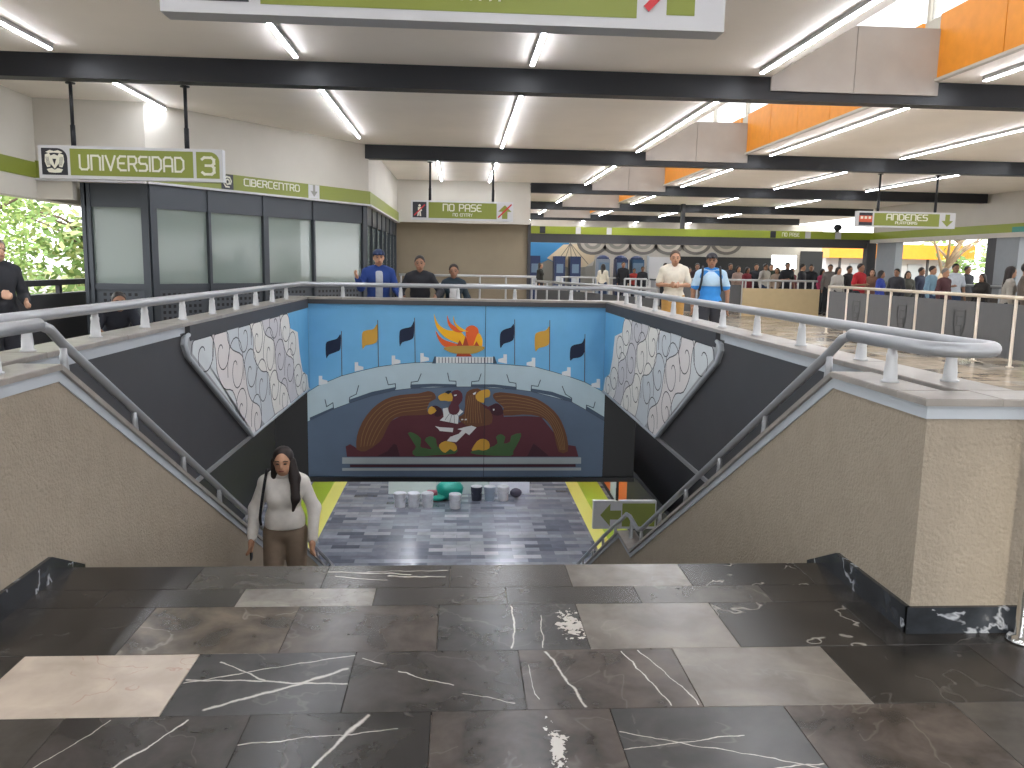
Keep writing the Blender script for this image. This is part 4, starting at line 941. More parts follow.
# left balcony rail
rr = thing('balcony_rail', 'dark rail on top of the low balcony wall at the left', 'railing', (-5.8, 10, .985))
MB().box(-5.86, -5.74, -4, 17, 1.10, 1.18).build('rail', m_dark, rr)
for k in range(22): MB().box(-5.83, -5.77, -3.8+.95*k, -3.72+.95*k, .985, 1.10).build('post', m_dark, rr)
# slanting picket railing behind the far parapet (right)
rr = thing('picket_railing', 'white picket railing over grey panels behind the far right corner', 'railing', (2.6, 18.5, 0))
a_, b_ = np.array((1.95, 20.8)), np.array((3.55, 14.6))
MB().tube([(a_[0], a_[1], 1.12), (b_[0], b_[1], 1.12)], .028, 8).build('rail', m_post, rr, True)
for k in range(9):
    q = a_+(b_-a_)*k/8; MB().cone((q[0], q[1], 0), (q[0], q[1], 1.12), .022, .022, 8).build('post', m_post, rr)
for k in range(8):
    mb = MB(); L = seg_frame(a_, b_)[3]; obox(mb, a_, b_, L*(k+.1)/8, L*(k+.9)/8, -.01, .01, .12, .95); mb.build('panel', m_fp, rr)
# two barrier railings further back
for (xa, xb, y, lab) in ((4.3, 7.0, 34.5, 'white barrier railing in front of the blue ticket machines'), (6.6, 7.5, 32.6, 'white barrier railing beside the grey counter')):
    rr = thing('barrier_railing', lab, 'railing', ((xa+xb)/2, y, 0))
    for z in (1.05, .55): MB().tube([(xa, y, z), (xb, y, z)], .035, 8).build('rail', m_post, rr, True)
    for k in range(5): MB().cone((xa+(xb-xa)*k/4, y, 0), (xa+(xb-xa)*k/4, y, 1.05), .035, .035, 8).build('post', m_post, rr)
# grey counter, white door panel, gates
ct = thing('ticket_counter', 'grey counter block beside the white door panel', 'counter', (8.5, 33.2, 0)); MB().box(7.9, 9.1, 32.8, 33.6, 0, 1.0).build('body', mat('counter_grey', '9a9ca0', .5), ct); MB().box(7.85, 9.15, 32.75, 33.65, 1.0, 1.06).build('top', m_dark, ct)
dp = thing('door_panel', 'plain white door panel against the far wall', 'door', (9.2, 37.9, 0)); MB().box(8.75, 9.75, 37.75, 37.93, 0, 2.0).build('leaf', m_signwhite, dp); MB().box(8.68, 8.75, 37.73, 37.93, 0, 2.05).build('jamb', m_band, dp); MB().box(9.75, 9.82, 37.73, 37.93, 0, 2.05).build('jamb', m_band, dp)
# ticket machines
m_navy = mat('machine_blue', '1a2c54', .4); m_scr = mat('machine_screen', '62798f', .3)
for i, px in enumerate((534.5, 559.5, 575)):
    x = at(px, 262, Y=37.4)[0]
    tm = thing('ticket_machine', 'dark blue ticket machine at the far wall, %s from the left' % ordw[i], 'machine', (x, 37.4, 0), 'ticket machines')
    MB().box(x-.24, x+.24, 37.2, 37.95, 0, 1.95).build('cabinet', m_navy, tm); MB().box(x-.15, x+.15, 37.17, 37.2, 1.2, 1.6).build('screen', m_scr, tm)
    MB().box(x-.17, x+.17, 37.16, 37.2, .7, 1.05).build('keypad_panel', m_band, tm)
for i, px in enumerate((603, 621, 637)):
    x = at(px, 262, Y=36.2)[0]
    tm = thing('booth_cabin', ('grey cabin with a rounded blue top', 'tall dark blue cabin panel', 'teal blue cabin beside the white door')[i]+' near the far wall', 'cabin', (x, 36.2, 0))
    mm = (mat('cabin_grey', '7d8794', .5), m_navy, mat('cabin_teal', '1f4a6b', .5))[i]
    MB().box(x-.26, x+.26, 35.9, 36.6, 0, 1.85).build('body', mm, tm); MB().lathe((x, 36.25, 1.85), [(.28, 0), (.28, .06), (.16, .14), (.05, .17)], 12).build('top', m_navy, tm); MB().box(x-.22, x+.22, 35.87, 35.9, .9, 1.7).build('window', m_scr, tm)
# far wall mural: blue corner, cream fan, grey rings
fm = thing('fan_mural', 'far wall mural with a cream fan, blue sky and grey rings', 'mural', (5.5, 37.98, 1))
def FM(pts): return [(lambda q: (q[0], q[2]))(at(520+p[0]/8.533, 220+p[1]/8.533, Y=37.99)) for p in pts]
fpaint = {k: mat('far_'+k, c, .8) for k, c in dict(blue='3f7fae', cream='cdbb9c', grey='8a8880', dark='6e6a66', lite='b4aca0').items()}
def flayer(nm, pts, k, lv): MB().prism([(x, max(.1, min(3.0, z))) for x, z in FM(pts)], 'y', 38.0-.006*lv, 38.0).build(nm, fpaint[k], fm)
flayer('sky', [(60,185),(420,185),(420,330),(60,420)], 'blue', 1); flayer('ground', [(60,420),(240,340),(420,410),(620,390),(640,330),(640,560),(60,560)], 'grey', 2)
flayer('fan', [(230,325),(370,210),(500,205),(640,300),(630,350),(560,400),(420,410),(300,360)], 'cream', 3)
for k in range(5): flayer('fan_rib', ribbon([(430, 200), (300+70*k, 375)], 6)[0], 'dark', 4)
for cx in (620, 830, 1050, 1270, 1500, 1760):
    for r, k, lv in ((135, 'dark', 5), (105, 'lite', 6), (75, 'grey', 7), (42, 'lite', 8)):
        flayer('ring', [(cx+r*math.cos(a), 190+r*.8*math.sin(a)) for a in np.linspace(0, PI, 14)], k, lv)
w = MB().box(9.95, 14.55, 37.85, 37.93, .0, 2.05).box(15.95, 17.0, 37.85, 37.93, 0, 2.4)
w.build('dark_window', m_black, None, label='dark window band on the far wall behind the crowd', category='window')

# ================================================================== lower level objects
m_bucket = mat('bucket_white', 'e6e6e8', .45, var=.1, vscale=9); m_bucketd = mat('bucket_dark', '3a3d4a', .45); m_bucketb = mat('bucket_blue', 'a9b8c6', .45)
lowz = -4.6
def bucket(px, py, m, label):
    x, y, _ = at(px, py, Z=lowz)
    t = thing('paint_bucket', label, 'bucket', (x, y, lowz), 'paint buckets on the lower floor')
    MB().lathe((x, y, lowz), [(.125, 0), (.13, .01), (.15, .34), (.155, .345), (.155, .36), (.145, .365)], 18).build('body', m, t, True)
    MB().lathe((x, y, lowz+.362), [(.148, 0), (.148, .012), (.12, .014)], 18).build('lid', m_post, t)
    MB().tube([(x+.16*math.cos(a), y-.02-.1*abs(math.sin(a)), lowz+.30-.14*math.sin(a)) for a in np.linspace(0, PI, 10)], .005, 6).build('handle', m_rail, t)
for px, py, m, lab in ((400, 507, m_bucket, 'white paint bucket at the left end of the row of three'), (413.6, 507, m_bucket, 'white paint bucket in the middle of the row of three'), (427.6, 507, m_bucket, 'white paint bucket at the right end of the row of three'),
    (455, 508, m_bucket, 'white paint bucket standing in front of the green bag'), (476.5, 500, m_bucketd, 'dark paint bucket right of the green bag'), (489.5, 500, m_bucketb, 'pale blue stained paint bucket'), (503, 500, m_bucket, 'cream paint bucket at the right end of all the buckets')):
    bucket(px, py, m, lab)
x, y, _ = at(450, 502, Z=lowz)
bagm = MB().ell((x, y+.25, lowz+.26), (.36, .28, .28), 20, 12)
rb = random.Random(3); bagm.v = [(a+rb.uniform(-.03, .03), b+rb.uniform(-.03, .03), c+rb.uniform(-.03, .03)) for a, b, c in bagm.v]
bagm.ell((x-.32, y+.1, lowz+.1), (.22, .18, .10), 12, 8)
bg_ = bagm.build('bin_bag', mat('bag_teal', '1f9a86', .35, bump=.6, bscale=20), None, True, label='bulging turquoise plastic bag among the paint buckets', category='bag')
kn = MB().cone((x+.05, y+.2, lowz+.52), (x+.08, y+.2, lowz+.66), .05, .11, 10).build('knot', mat('bag_teal', ''), bg_)
x, y, _ = at(432.5, 497.5, Z=lowz); MB().box(x-.14, x+.14, y-.42, y-.22, lowz, lowz+.28, .03).build('paint_box', mat('paint_box', '8a4550', .6, var=.5, vscale=14), None, label='small box with red and dark print beside the turquoise bag', category='box')
x, y, _ = at(516, 498, Z=lowz); MB().ell((x, y+.1, lowz+.12), (.16, .12, .12)).build('rag_bundle', mat('rag', '55505e', .9, bump=.5, bscale=20), None, True, label='dark rag bundle at the right end of the buckets', category='rag')
for i, (xa, xb, mm) in enumerate(((388, 436, 'c8d2c8'), (436, 489, 'b8c4be'), (489, 530, 'd0d2da'))):
    a = at(xa, 494, Z=lowz); b = at(xb, 494, Z=lowz)
    bd_ = MB().prism([(a[1]+.02, lowz), (a[1]+.06, lowz), (a[1]+.36, lowz+1.2), (a[1]+.32, lowz+1.2)], 'x', a[0]+.01, b[0]-.01)
    bd_.build('painted_board', mat('board_%d' % i, mm, .6, var=.06, vscale=2), None, label=('pale green board leaning behind the three buckets', 'grey green board leaning behind the turquoise bag', 'white board leaning behind the right-hand buckets')[i], category='board')
m_orl = mat('orange_gate', 'e2702a', .5)
og = thing('orange_panels', 'row of orange panels and posts along the right side of the lower passage', 'panels', (4.2, 21, lowz))
ye = [at(px, 488, X=4.15)[1] for px in (594, 611.5, 619.5, 629)]
MB().box(4.13, 4.18, ye[1], ye[0]+3, lowz+.1, -3.3).build('panel', m_orl, og); MB().box(4.13, 4.18, ye[3], ye[2], lowz+.1, -3.3).build('panel', m_orl, og)
MB().box(4.11, 4.2, ye[2]+.25, ye[1]-.02, lowz, -3.2).build('post', m_band, og); MB().box(4.11, 4.2, ye[2], ye[2]+.22, lowz, -3.2).build('post', m_black, og)
MB().box(4.10, 4.2, 14, 27, lowz, lowz+.1).build('base_rail', m_black, og); MB().box(4.10, 4.2, 14, ye[3], lowz+.1, -3.3).build('dark_panel', m_black, og)
# small white notice by the yellow strip on the left
MB().box(-2.75, -2.68, 15.5, 15.52, -3.9, -3.2).build('notice_panel', m_signwhite, None, label='small white panel edge behind the woman on the stairs', category='sign')

# ================================================================== outside: trees, kiosk
m_leaf = [mat('leaf_%d' % i, c, .7) for i, c in enumerate(('8fae62', 'aabf74', '7c9a56', 'bcc486'))]
m_bark = mat('bark', '6b5b4c', .9, bump=.5); m_pale = mat('bark_pale', 'b09a80', .85, bump=.3, var=.2)
def tree(x, y, h, r, label, n=2600, bark=m_bark, leaf=0, lean=0.0, leafsize=.16, bottom=.35, seed=1):
    g = random.Random(seed)
    t = thing('tree', label, 'tree', (x, y, -.06))
    top = Vector((x+lean, y, h*.62))
    MB().tube([(x, y, -.06), (x+lean*.35, y, h*.25), (x+lean*.7, y+.1, h*.45), tuple(top)], [.05*h*.55, .04*h*.5, .03*h*.5, .012*h], 9).build('trunk', bark, t, True)
    br = MB()
    for k in range(12):
        a = g.uniform(0, 2*PI); z0 = h*g.uniform(.28, .6); s0 = Vector((x+lean*z0/h*1.4, y, z0)); e = s0+Vector((math.cos(a)*r*g.uniform(.5, .9), math.sin(a)*r*g.uniform(.5, .9), h*g.uniform(.12, .3)))
        br.tube([tuple(s0), tuple(s0.lerp(e, .5)+Vector((0, 0, .15))), tuple(e)], [.012*h, .008*h, .004*h], 6)
    br.build('branches', bark, t, True)
    cl = [(Vector((g.gauss(0, .42), g.gauss(0, .42), g.uniform(-1, 1)))) for _ in range(34)]
    lm = [MB(), MB()]
    for i in range(n):
        c = cl[g.randrange(len(cl))]
        v = Vector((c.x*r+g.gauss(0, .17)*r, c.y*r+g.gauss(0, .17)*r, (c.z*.5)*h*(1-bottom)*.9+g.gauss(0, .05)*h))
        p = Vector((x+lean*.8, y, h*(bottom+(1-bottom)/2)))+v
        d1 = Vector((g.gauss(0, 1), g.gauss(0, 1), g.gauss(0, .6))).normalized(); d2 = d1.orthogonal().normalized(); s = leafsize*g.uniform(.6, 1.3)
        lm[i % 2].add([tuple(p-d1*s), tuple(p+d2*s*.45), tuple(p+d1*s), tuple(p-d2*s*.45)], [(0, 1, 2, 3)])
    for k in (0, 1): lm[k].build('foliage', m_leaf[(leaf+k) % 4], t, kind='stuff')
    return t
tree(-10.3, 17.5, 5.6, 1.9, 'leafy green tree outside the balcony at the left, nearest the glazed room', 13000, leaf=0, bottom=.05, seed=2, leafsize=.075)
tree(-14.6, 19.5, 4.0, 2.0, 'light green tree outside at the far left of the balcony', 9000, leaf=1, bottom=.05, seed=3, leafsize=.075)
tree(-10.2, 24, 5.0, 2.3, 'dark green tree behind the other trees left of the glazed room', 2600, leaf=2, bottom=.1, seed=4)
tree(17.2, 29.5, 5.2, 1.6, 'pale barked leaning tree outside the right-hand opening', 420, m_pale, leaf=3, lean=1.6, bottom=.45, seed=5)
tree(22.6, 31.5, 5.6, 2.0, 'green tree outside right of the pale leaning trunk', 3200, leaf=1, bottom=.1, seed=6)
tree(20.5, 23.5, 5.6, 2.0, 'green tree outside beyond the last pier on the right', 3200, leaf=1, bottom=.1, seed=7)
tree(27.5, 38, 6.0, 2.6, 'green tree far outside behind the kiosk', 2400, leaf=0, bottom=.1, seed=8)
kb = thing('kiosk', 'white kiosk with an orange awning outside the right-hand opening', 'kiosk', (23, 43, -.06))
MB().box(19.5, 27.0, 43, 46, -.06, 2.25).build('body', m_signwhite, kb); MB().box(19.3, 27.2, 42.2, 46.2, 2.2, 2.95).build('awning', m_orange, kb)
for k in range(4): MB().box(20.8+1.6*k, 21.6+1.6*k, 42.94, 43, .1, 1.95).build('shutter', m_band, kb)
for k in range(5): MB().box(20.0+1.6*k, 20.1+1.6*k, 42.5, 42.6, -.06, 2.2).build('post', m_dark, kb)
q = at(838, 229, Y=26.9); dc = thing('dome_camera', 'small black dome camera on the long green fascia', 'camera', (q[0], 26.95, 2.79))
MB().box(q[0]-.05, q[0]+.05, 26.9, 27.0, 2.79, 2.86).build('base', m_black, dc); MB().ell((q[0], 26.92, 2.93), (.13, .13, .11)).build('dome', m_black, dc, True)

# ================================================================== people: one continuous surface per body / garment
def sdf_mesh(prims, vox, k=.03, cuts=(), subs=()):
    """prims: ('c', p0, p1, r0, r1) tapered capsules or ('e', centre, radii) ellipsoids, blended; surface nets"""
    lo = np.array([1e9]*3); hi = -lo
    for p in prims:
        if p[0] == 'c':
            for q, r in ((p[1], p[3]), (p[2], p[4])): lo = np.minimum(lo, np.array(q)-r); hi = np.maximum(hi, np.array(q)+r)
        else: lo = np.minimum(lo, np.array(p[1])-np.array(p[2])); hi = np.maximum(hi, np.array(p[1])+np.array(p[2]))
    lo -= 3*vox; hi += 3*vox
    n = np.ceil((hi-lo)/vox).astype(int)+1
    F = np.full(n, .5, np.float32)
    ax = [lo[i]+vox*np.arange(n[i]) for i in range(3)]
    for p in prims:
        if p[0] == 'c':
            a, b, r0, r1 = np.array(p[1], float), np.array(p[2], float), p[3], p[4]; m = max(r0, r1)+k+2*vox
            l_, h_ = np.minimum(a, b)-m, np.maximum(a, b)+m
        else:
            c, r = np.array(p[1], float), np.array(p[2], float); l_, h_ = c-r-k-2*vox, c+r+k+2*vox
        i0 = np.maximum(0, np.floor((l_-lo)/vox).astype(int)); i1 = np.minimum(n, np.ceil((h_-lo)/vox).astype(int)+1)
        sl_ = tuple(slice(i0[i], i1[i]) for i in range(3))
        Xg, Yg, Zg = np.meshgrid(ax[0][sl_[0]], ax[1][sl_[1]], ax[2][sl_[2]], indexing='ij')
        if p[0] == 'c':
            d = b-a; L2 = max(float(d@d), 1e-9)
            t = np.clip(((Xg-a[0])*d[0]+(Yg-a[1])*d[1]+(Zg-a[2])*d[2])/L2, 0, 1)
            D = np.sqrt((Xg-a[0]-t*d[0])**2+(Yg-a[1]-t*d[1])**2+(Zg-a[2]-t*d[2])**2)-(r0+(r1-r0)*t)
        else:
            q = np.sqrt(((Xg-c[0])/r[0])**2+((Yg-c[1])/r[1])**2+((Zg-c[2])/r[2])**2); q2 = np.sqrt(((Xg-c[0])/r[0]**2)**2+((Yg-c[1])/r[1]**2)**2+((Zg-c[2])/r[2]**2)**2)+1e-9
            D = q*(q-1)/q2
        A = F[sl_]; hh = np.maximum(k-np.abs(A-D), 0)/k
        F[sl_] = np.minimum(A, D)-hh*hh*k*.25
    if cuts:
        Xg, Yg, Zg = np.meshgrid(*ax, indexing='ij')
        for nn, off in cuts: F = np.maximum(F, Xg*nn[0]+Yg*nn[1]+Zg*nn[2]-off)
    if subs:
        Xg, Yg, Zg = np.meshgrid(*ax, indexing='ij')
        for c, r in subs:
            q = np.sqrt(((Xg-c[0])/r[0])**2+((Yg-c[1])/r[1])**2+((Zg-c[2])/r[2])**2); F = np.maximum(F, (1-q)*min(r))
    s = F < 0
    acc = np.zeros(tuple(n-1)+(3,)); cnt = np.zeros(tuple(n-1))
    corners = [(i, j, l) for i in (0, 1) for j in (0, 1) for l in (0, 1)]
    def cs(c): return tuple(slice(c[i], n[i]-1+c[i]) for i in range(3))
    for c in corners:
        for axs in range(3):
            if c[axs]: continue
            c2 = list(c); c2[axs] = 1
            fa, fb = F[cs(c)], F[cs(c2)]; x = (fa < 0) != (fb < 0)
            tt = np.where(x, fa/(np.where(x, fa-fb, 1)), 0)
            for i in range(3): acc[..., i] += np.where(x, c[i]+(tt if i == axs else 0), 0)
            cnt += x
    ids = -np.ones(tuple(n-1), int); act = cnt > 0; ids[act] = np.arange(act.sum())
    idx = np.argwhere(act); V = lo+vox*(idx+acc[act]/cnt[act][:, None])
    faces = []
    for axs in range(3):
        u, v = (axs+1) % 3, (axs+2) % 3
        c0 = [slice(1, n[i]-1) for i in range(3)]; c0[axs] = slice(0, n[axs]-1); c1 = list(c0); c1[axs] = slice(1, n[axs])
        a, b = s[tuple(c0)], s[tuple(c1)]; ch = np.argwhere(a != b)
        if not len(ch): continue
        base = ch+np.array([0 if i == axs else 1 for i in range(3)])
        def gid(du, dv):
            q = base.copy(); q[:, u] -= du; q[:, v] -= dv; return ids[q[:, 0], q[:, 1], q[:, 2]]
        Q = np.stack([gid(1, 1), gid(0, 1), gid(0, 0), gid(1, 0)], 1); ins_ = a[tuple(ch.T)]
        Q[~ins_] = Q[~ins_][:, ::-1]; faces.append(Q)
    return V, np.concatenate(faces)
def sdf_obj(name, prims, vox, m, parent, k=.03, cuts=(), subs=(), more=None):
    V, Q = sdf_mesh(prims, vox, k, cuts, subs)
    for pr2, cu2 in (more or ()):
        V2, Q2 = sdf_mesh(pr2, vox, k, cu2); Q = np.concatenate([Q, Q2+len(V)]); V = np.concatenate([V, V2])
    me = bpy.data.meshes.new(name); me.from_pydata(V.tolist(), [], Q.tolist()); me.materials.append(m)
    me.polygons.foreach_set('use_smooth', [True]*len(me.polygons)); me.update()
    o = bpy.data.objects.new(name, me); COL.objects.link(o); o.parent = parent
    return o
SKIN = [mat('skin_%d' % i, c, .55) for i, c in enumerate(('b08468', '8f6850', 'c49a80'))]
HAIR = mat('hair_black', '1d1816', .5); HAIRB = mat('hair_brown', '1d110d', .65, var=.3, vscale=30); HAIRG = mat('hair_grey', '77726c', .6)
def fab(c): return mat('fabric_'+c, c, .85, var=.06, vscale=20)
def inflate(pr, d): return [('c', p[1], p[2], p[3]+d, p[4]+d) if p[0] == 'c' else ('e', p[1], tuple(np.array(p[2])+d)) for p in pr]
def person(label, loc, rz=0.0, H=1.72, vox=.014, shirt='3a4a70', pants='2a2c34', skin=0, hair=HAIR, hairstyle='short', female=False, arms=None, legs=None, head=(0, 0, 0), lean=0.0,
           sleeve='long', shoes='2a2624', fingers=True, group=None, hat=None, extra=None, hem=.90, beard=False, width=1.0, legs_visible=True, loose=0.0):
    """local frame: faces -Y, feet at z=0, heights for a 1.72 m figure then scaled"""
    t = thing('person', label, 'person', loc, group); t.rotation_euler.z = rz
    k = H/1.72; Wd = width*(.93 if female else 1.0)
    ln = lambda z: -lean*max(0, z-.93)          # forward lean of the upper body
    def J(x, y, z): return np.array([x*k, (y+ln(z))*k, z*k])
    def C(a, b, r0, r1): return ('c', a, b, r0*k, r1*k)
    def E_(c, r): return ('e', c, tuple(np.array(r)*k))
    sh, hp = .162*Wd, .088
    ar = arms or {}; lg = legs or {}
    S_ = {s: J(s*sh, .005, 1.375) for s in (-1, 1)}
    EL = {s: J(*ar.get(('e', s), (s*.225*Wd, .02, 1.12))) for s in (-1, 1)}
    WR = {s: J(*ar.get(('w', s), (s*.235*Wd, -.04, .88))) for s in (-1, 1)}
    HIP = {s: J(s*hp, 0, .92) for s in (-1, 1)}
    KN = {s: J(*lg.get(('k', s), (s*.095, -.02, .50))) for s in (-1, 1)}
    AN = {s: J(*lg.get(('a', s), (s*.10, .03, .08))) for s in (-1, 1)}
    hx, hy, hz = head
    HC = J(hx, -.02+hy, 1.598+hz); NB = J(0, .01, 1.42)
    face_d = np.array([0, -1, 0])
    torso = [E_(J(0, 0, .95), (.155*Wd, .105, .12)), E_(J(0, -.005, 1.10), (.140*Wd, .10, .14)), E_(J(0, -.005, 1.26), (.150*Wd, .108, .15)), C(S_[-1], J(-.03, .012, 1.455), .050, .045), C(S_[1], J(.03, .012, 1.455), .050, .045), C(J(-.10*Wd, 0, 1.34), J(.10*Wd, 0, 1.34), .075, .075)]
    if female: torso += [E_(J(s*.070, -.075, 1.25), (.058, .045, .058)) for s in (-1, 1)]
    uarm = lambda s: C(S_[s], EL[s], .050, .038); farm = lambda s: C(EL[s], WR[s], .040, .027)
    thigh = lambda s: C(HIP[s], KN[s], .085, .058); calf = lambda s: C(KN[s], AN[s], .058, .040)
    headp = [E_(HC+np.array([0, .008, .022])*k, (.078, .097, .100)), E_(HC+np.array([0, -.02, -.052])*k, (.060, .069, .068)), C(NB, HC+np.array([0, .02, -.06])*k, .052, .050),
             C(HC+np.array([0, -.085, -.005])*k, HC+np.array([0, -.098, -.028])*k, .010, .014), E_(HC+np.array([-.075, .01, -.005])*k, (.012, .022, .030)), E_(HC+np.array([.075, .01, -.005])*k, (.012, .022, .030)),
             E_(HC+np.array([0, -.078, -.062])*k, (.024, .012, .009)), C(HC+np.array([-.04, -.078, .022])*k, HC+np.array([.04, -.078, .022])*k, .010, .010)]
    hands = []
    for s in (-1, 1):
        d = WR[s]-EL[s]; d = d/np.linalg.norm(d); side = np.array([0, -1.0, 0]) if abs(d[2]) > .6 else np.array([0, 0, 1.0])
        side = side-d*(side@d); side /= np.linalg.norm(side); nrm = np.cross(d, side)*s
        pc = WR[s]+d*.05*k
        if fingers:
            hands += [C(WR[s], pc, .024, .026)]
            for f in range(4):
                o = (1.5-f)*.017*k; b0 = WR[s]+d*.075*k+side*o; L_f = (.070, .080, .075, .058)[f]*k
                m1 = b0+d*L_f*.55; m2 = m1+(d*.75+nrm*.65*-1)*L_f*.5
                hands += [C(pc+side*o*.8, b0, .013, .011), C(b0, m1, .0105, .0095), C(m1, m2, .0095, .008)]
            tb = WR[s]+d*.025*k+side*.022*k; hands += [C(tb, tb+(d*.6+side*.8)*.038*k, .013, .011), C(tb+(d*.6+side*.8)*.038*k, tb+(d*.95+side*.45)*.078*k, .011, .009)]
        else: hands += [C(WR[s], WR[s]+d*.12*k, .028, .022), C(WR[s]+d*.03*k, WR[s]+(d*.8+side*.5)*.09*k, .012, .010)]
    legp = [thigh(-1), thigh(1), calf(-1), calf(1)]
    feet = [C(AN[s]-np.array([0, 0, .03])*k, AN[s]+np.array([0, -.15, -.045])*k, .042, .034) for s in (-1, 1)]
    body = sdf_obj('body', torso+[uarm(-1), uarm(1), farm(-1), farm(1)]+headp+hands+legp+feet, vox, SKIN[skin], t, .022)
    g = vox*.9+.004
    gi = .010*k+g*.5
    if sleeve == 'long': sl = inflate([uarm(-1), uarm(1), farm(-1), farm(1)], gi)
    else: sl = [C(S_[s], S_[s]+(EL[s]-S_[s])*.75, .058+g*.5, .060+g*.5) for s in (-1, 1)]
    bag = [E_(J(0, 0, hem+.06), (.158*Wd+loose, .112+loose*.7, .14))]
    sdf_obj('shirt', inflate(torso+bag, gi)+[C(S_[s], S_[s]+(EL[s]-S_[s])*.3, .050+g, .048+g) for s in (-1, 1)], vox, fab(shirt), t, .035, cuts=[((0, 0, -1), -hem*k), ((0, .25, 1), (1.485+.25*ln(1.45))*k)], more=[(sl, ())])
    if legs_visible:
        sdf_obj('trousers', inflate([E_(J(0, 0, .94), (.150*Wd, .10, .10))]+legp, .014*k+g*.5), vox, fab(pants), t, .03, cuts=[((0, 0, 1), 1.03*k), ((0, 0, -1), -.06*k)])
        sdf_obj('shoes', inflate(feet, .010*k+g*.4), max(vox, .012), fab(shoes), t, .01, cuts=[((0, 0, 1), .11*k), ((0, 0, -1), 0)] if not legs else [])
    # hair
    hp_ = [E_(HC+np.array([0, .016, .034])*k, (.088, .102, .102))]
    ct_ = []
    nn = np.array([0, -.80, -.60]); ct_ = [(nn, float(nn@(HC+np.array([0, -.045, .045])*k)))]
    if hairstyle == 'long':
        hp_ += [C(HC+np.array([s*.06, .03, 0])*k, HC+np.array([s*.085, .06, -.30])*k, .048, .035) for s in (-1, 1)]+[C(HC+np.array([0, .06, 0])*k, HC+np.array([0, .085, -.30])*k, .06, .06)]
        ct_ = [(np.array([0, -1.0, -.25]), float(np.array([0, -1, -.25])@(HC+np.array([0, -.055, .02])*k)))]
    if hat:
        sdf_obj('cap', [E_(HC+np.array([0, .008, .045])*k, (.094, .112, .088)), C(HC+np.array([-.035, -.09, .05])*k, HC+np.array([-.03, -.15, .04])*k, .02, .012), C(HC+np.array([.035, -.09, .05])*k, HC+np.array([.03, -.15, .04])*k, .02, .012)], vox*.8, fab(hat), t, .03, cuts=[((0, 0, -1), float(-(HC[2]+.035*k)))])
    sdf_obj('hair', hp_, vox*.8, hair, t, .02, cuts=ct_)
    # eyes and mouth
    fm_ = MB()
    for s in (-1, 1): fm_.ell(HC+np.array([s*.030, -.086, .000])*k, (.015*k, .008*k, .0075*k), 8, 6)
    e = fm_
    me = bpy.data.meshes.new('eyes'); me.from_pydata(e.v, [], e.f); me.materials.append(mat('eye_dark', '1a1412', .3)); o = bpy.data.objects.new('eyes', me); COL.objects.link(o); o.parent = body
    if vox < .016:
        e = MB()
        for s in (-1, 1): e.tube([HC+np.array([s*.013, -.093, .020])*k, HC+np.array([s*.032, -.091, .026])*k, HC+np.array([s*.052, -.078, .020])*k], .0045*k, 6)
        me = bpy.data.meshes.new('eyebrows'); me.from_pydata(e.v, [], e.f); me.materials.append(hair); o = bpy.data.objects.new('eyebrows', me); COL.objects.link(o); o.parent = body
    e = MB().ell(HC+np.array([0, -.090, -.060])*k, (.025*k, .008*k, .008*k), 8, 6)
    me = bpy.data.meshes.new('mouth'); me.from_pydata(e.v, [], e.f); me.materials.append(mat('lips', '7d4038', .5)); o = bpy.data.objects.new('mouth', me); COL.objects.link(o); o.parent = body
    if beard: sdf_obj('beard', [E_(HC+np.array([0, -.035, -.075])*k, (.060, .062, .05))], vox*.8, hair, t, .02, cuts=[((0, 0, 1), float(HC[2]-.045*k))])
    t['_J'] = 0; del t['_J']
    return t, dict(HC=HC, S=S_, E=EL, W=WR, k=k, J=J, C=C, E_=E_)
def add_part(t, name, mb, m, smooth=True):
    me = bpy.data.meshes.new(name); me.from_pydata(mb.v, [], mb.f); me.materials.append(m)
    if smooth: me.polygons.foreach_set('use_smooth', [True]*len(me.polygons))
    o = bpy.data.objects.new(name, me); COL.objects.link(o); o.parent = t; return o

# woman coming up the stairs
zs = -.161*10
wl = {('k', -1): (-.10, -.10, .52), ('a', -1): (-.10, .02, .09), ('k', 1): (.10, -.03, .50), ('a', 1): (.10, .06, .08)}
wa = {('e', -1): (-.255, .03, 1.13), ('w', -1): (-.27, -.09, .90), ('e', 1): (.25, .03, 1.13), ('w', 1): (.245, -.08, .88)}
t, j = person('woman in a white sweater and brown trousers climbing the stairs with a phone', (-1.43, 6.72, zs), rz=.05, H=1.63, vox=.0085, shirt='d8d3cc', pants='80705f', skin=0, hair=HAIRB, female=True, arms=wa, legs=wl,
              head=(.01, -.05, -.02), lean=.06, hairstyle='none', loose=.012, hem=.97, shoes='d0ccc6')
HC, k = j['HC'], j['k']; C, E_ = j['C'], j['E_']
for o in t.children:
    if o.name.startswith('hair'): bpy.data.objects.remove(o)
hp_ = [E_(HC+np.array([0, .02, .035])*k, (.088, .10, .10)), C(HC+np.array([-.065, .02, .0])*k, HC+np.array([-.085, .05, -.16])*k, .040, .03), C(HC+np.array([0, .07, 0])*k, HC+np.array([.03, .10, -.24])*k, .06, .05),
       C(HC+np.array([.068, .0, .0])*k, HC+np.array([.10, -.02, -.14])*k, .042, .045), C(HC+np.array([.10, -.02, -.14])*k, HC+np.array([.115, -.10, -.30])*k, .045, .036), C(HC+np.array([.115, -.10, -.30])*k, HC+np.array([.095, -.12, -.40])*k, .032, .012)]
def half(nn, p): nn = np.array(nn, float); return (nn, float(nn@p))
sdf_obj('hair', hp_, .008, HAIRB, t, .03)
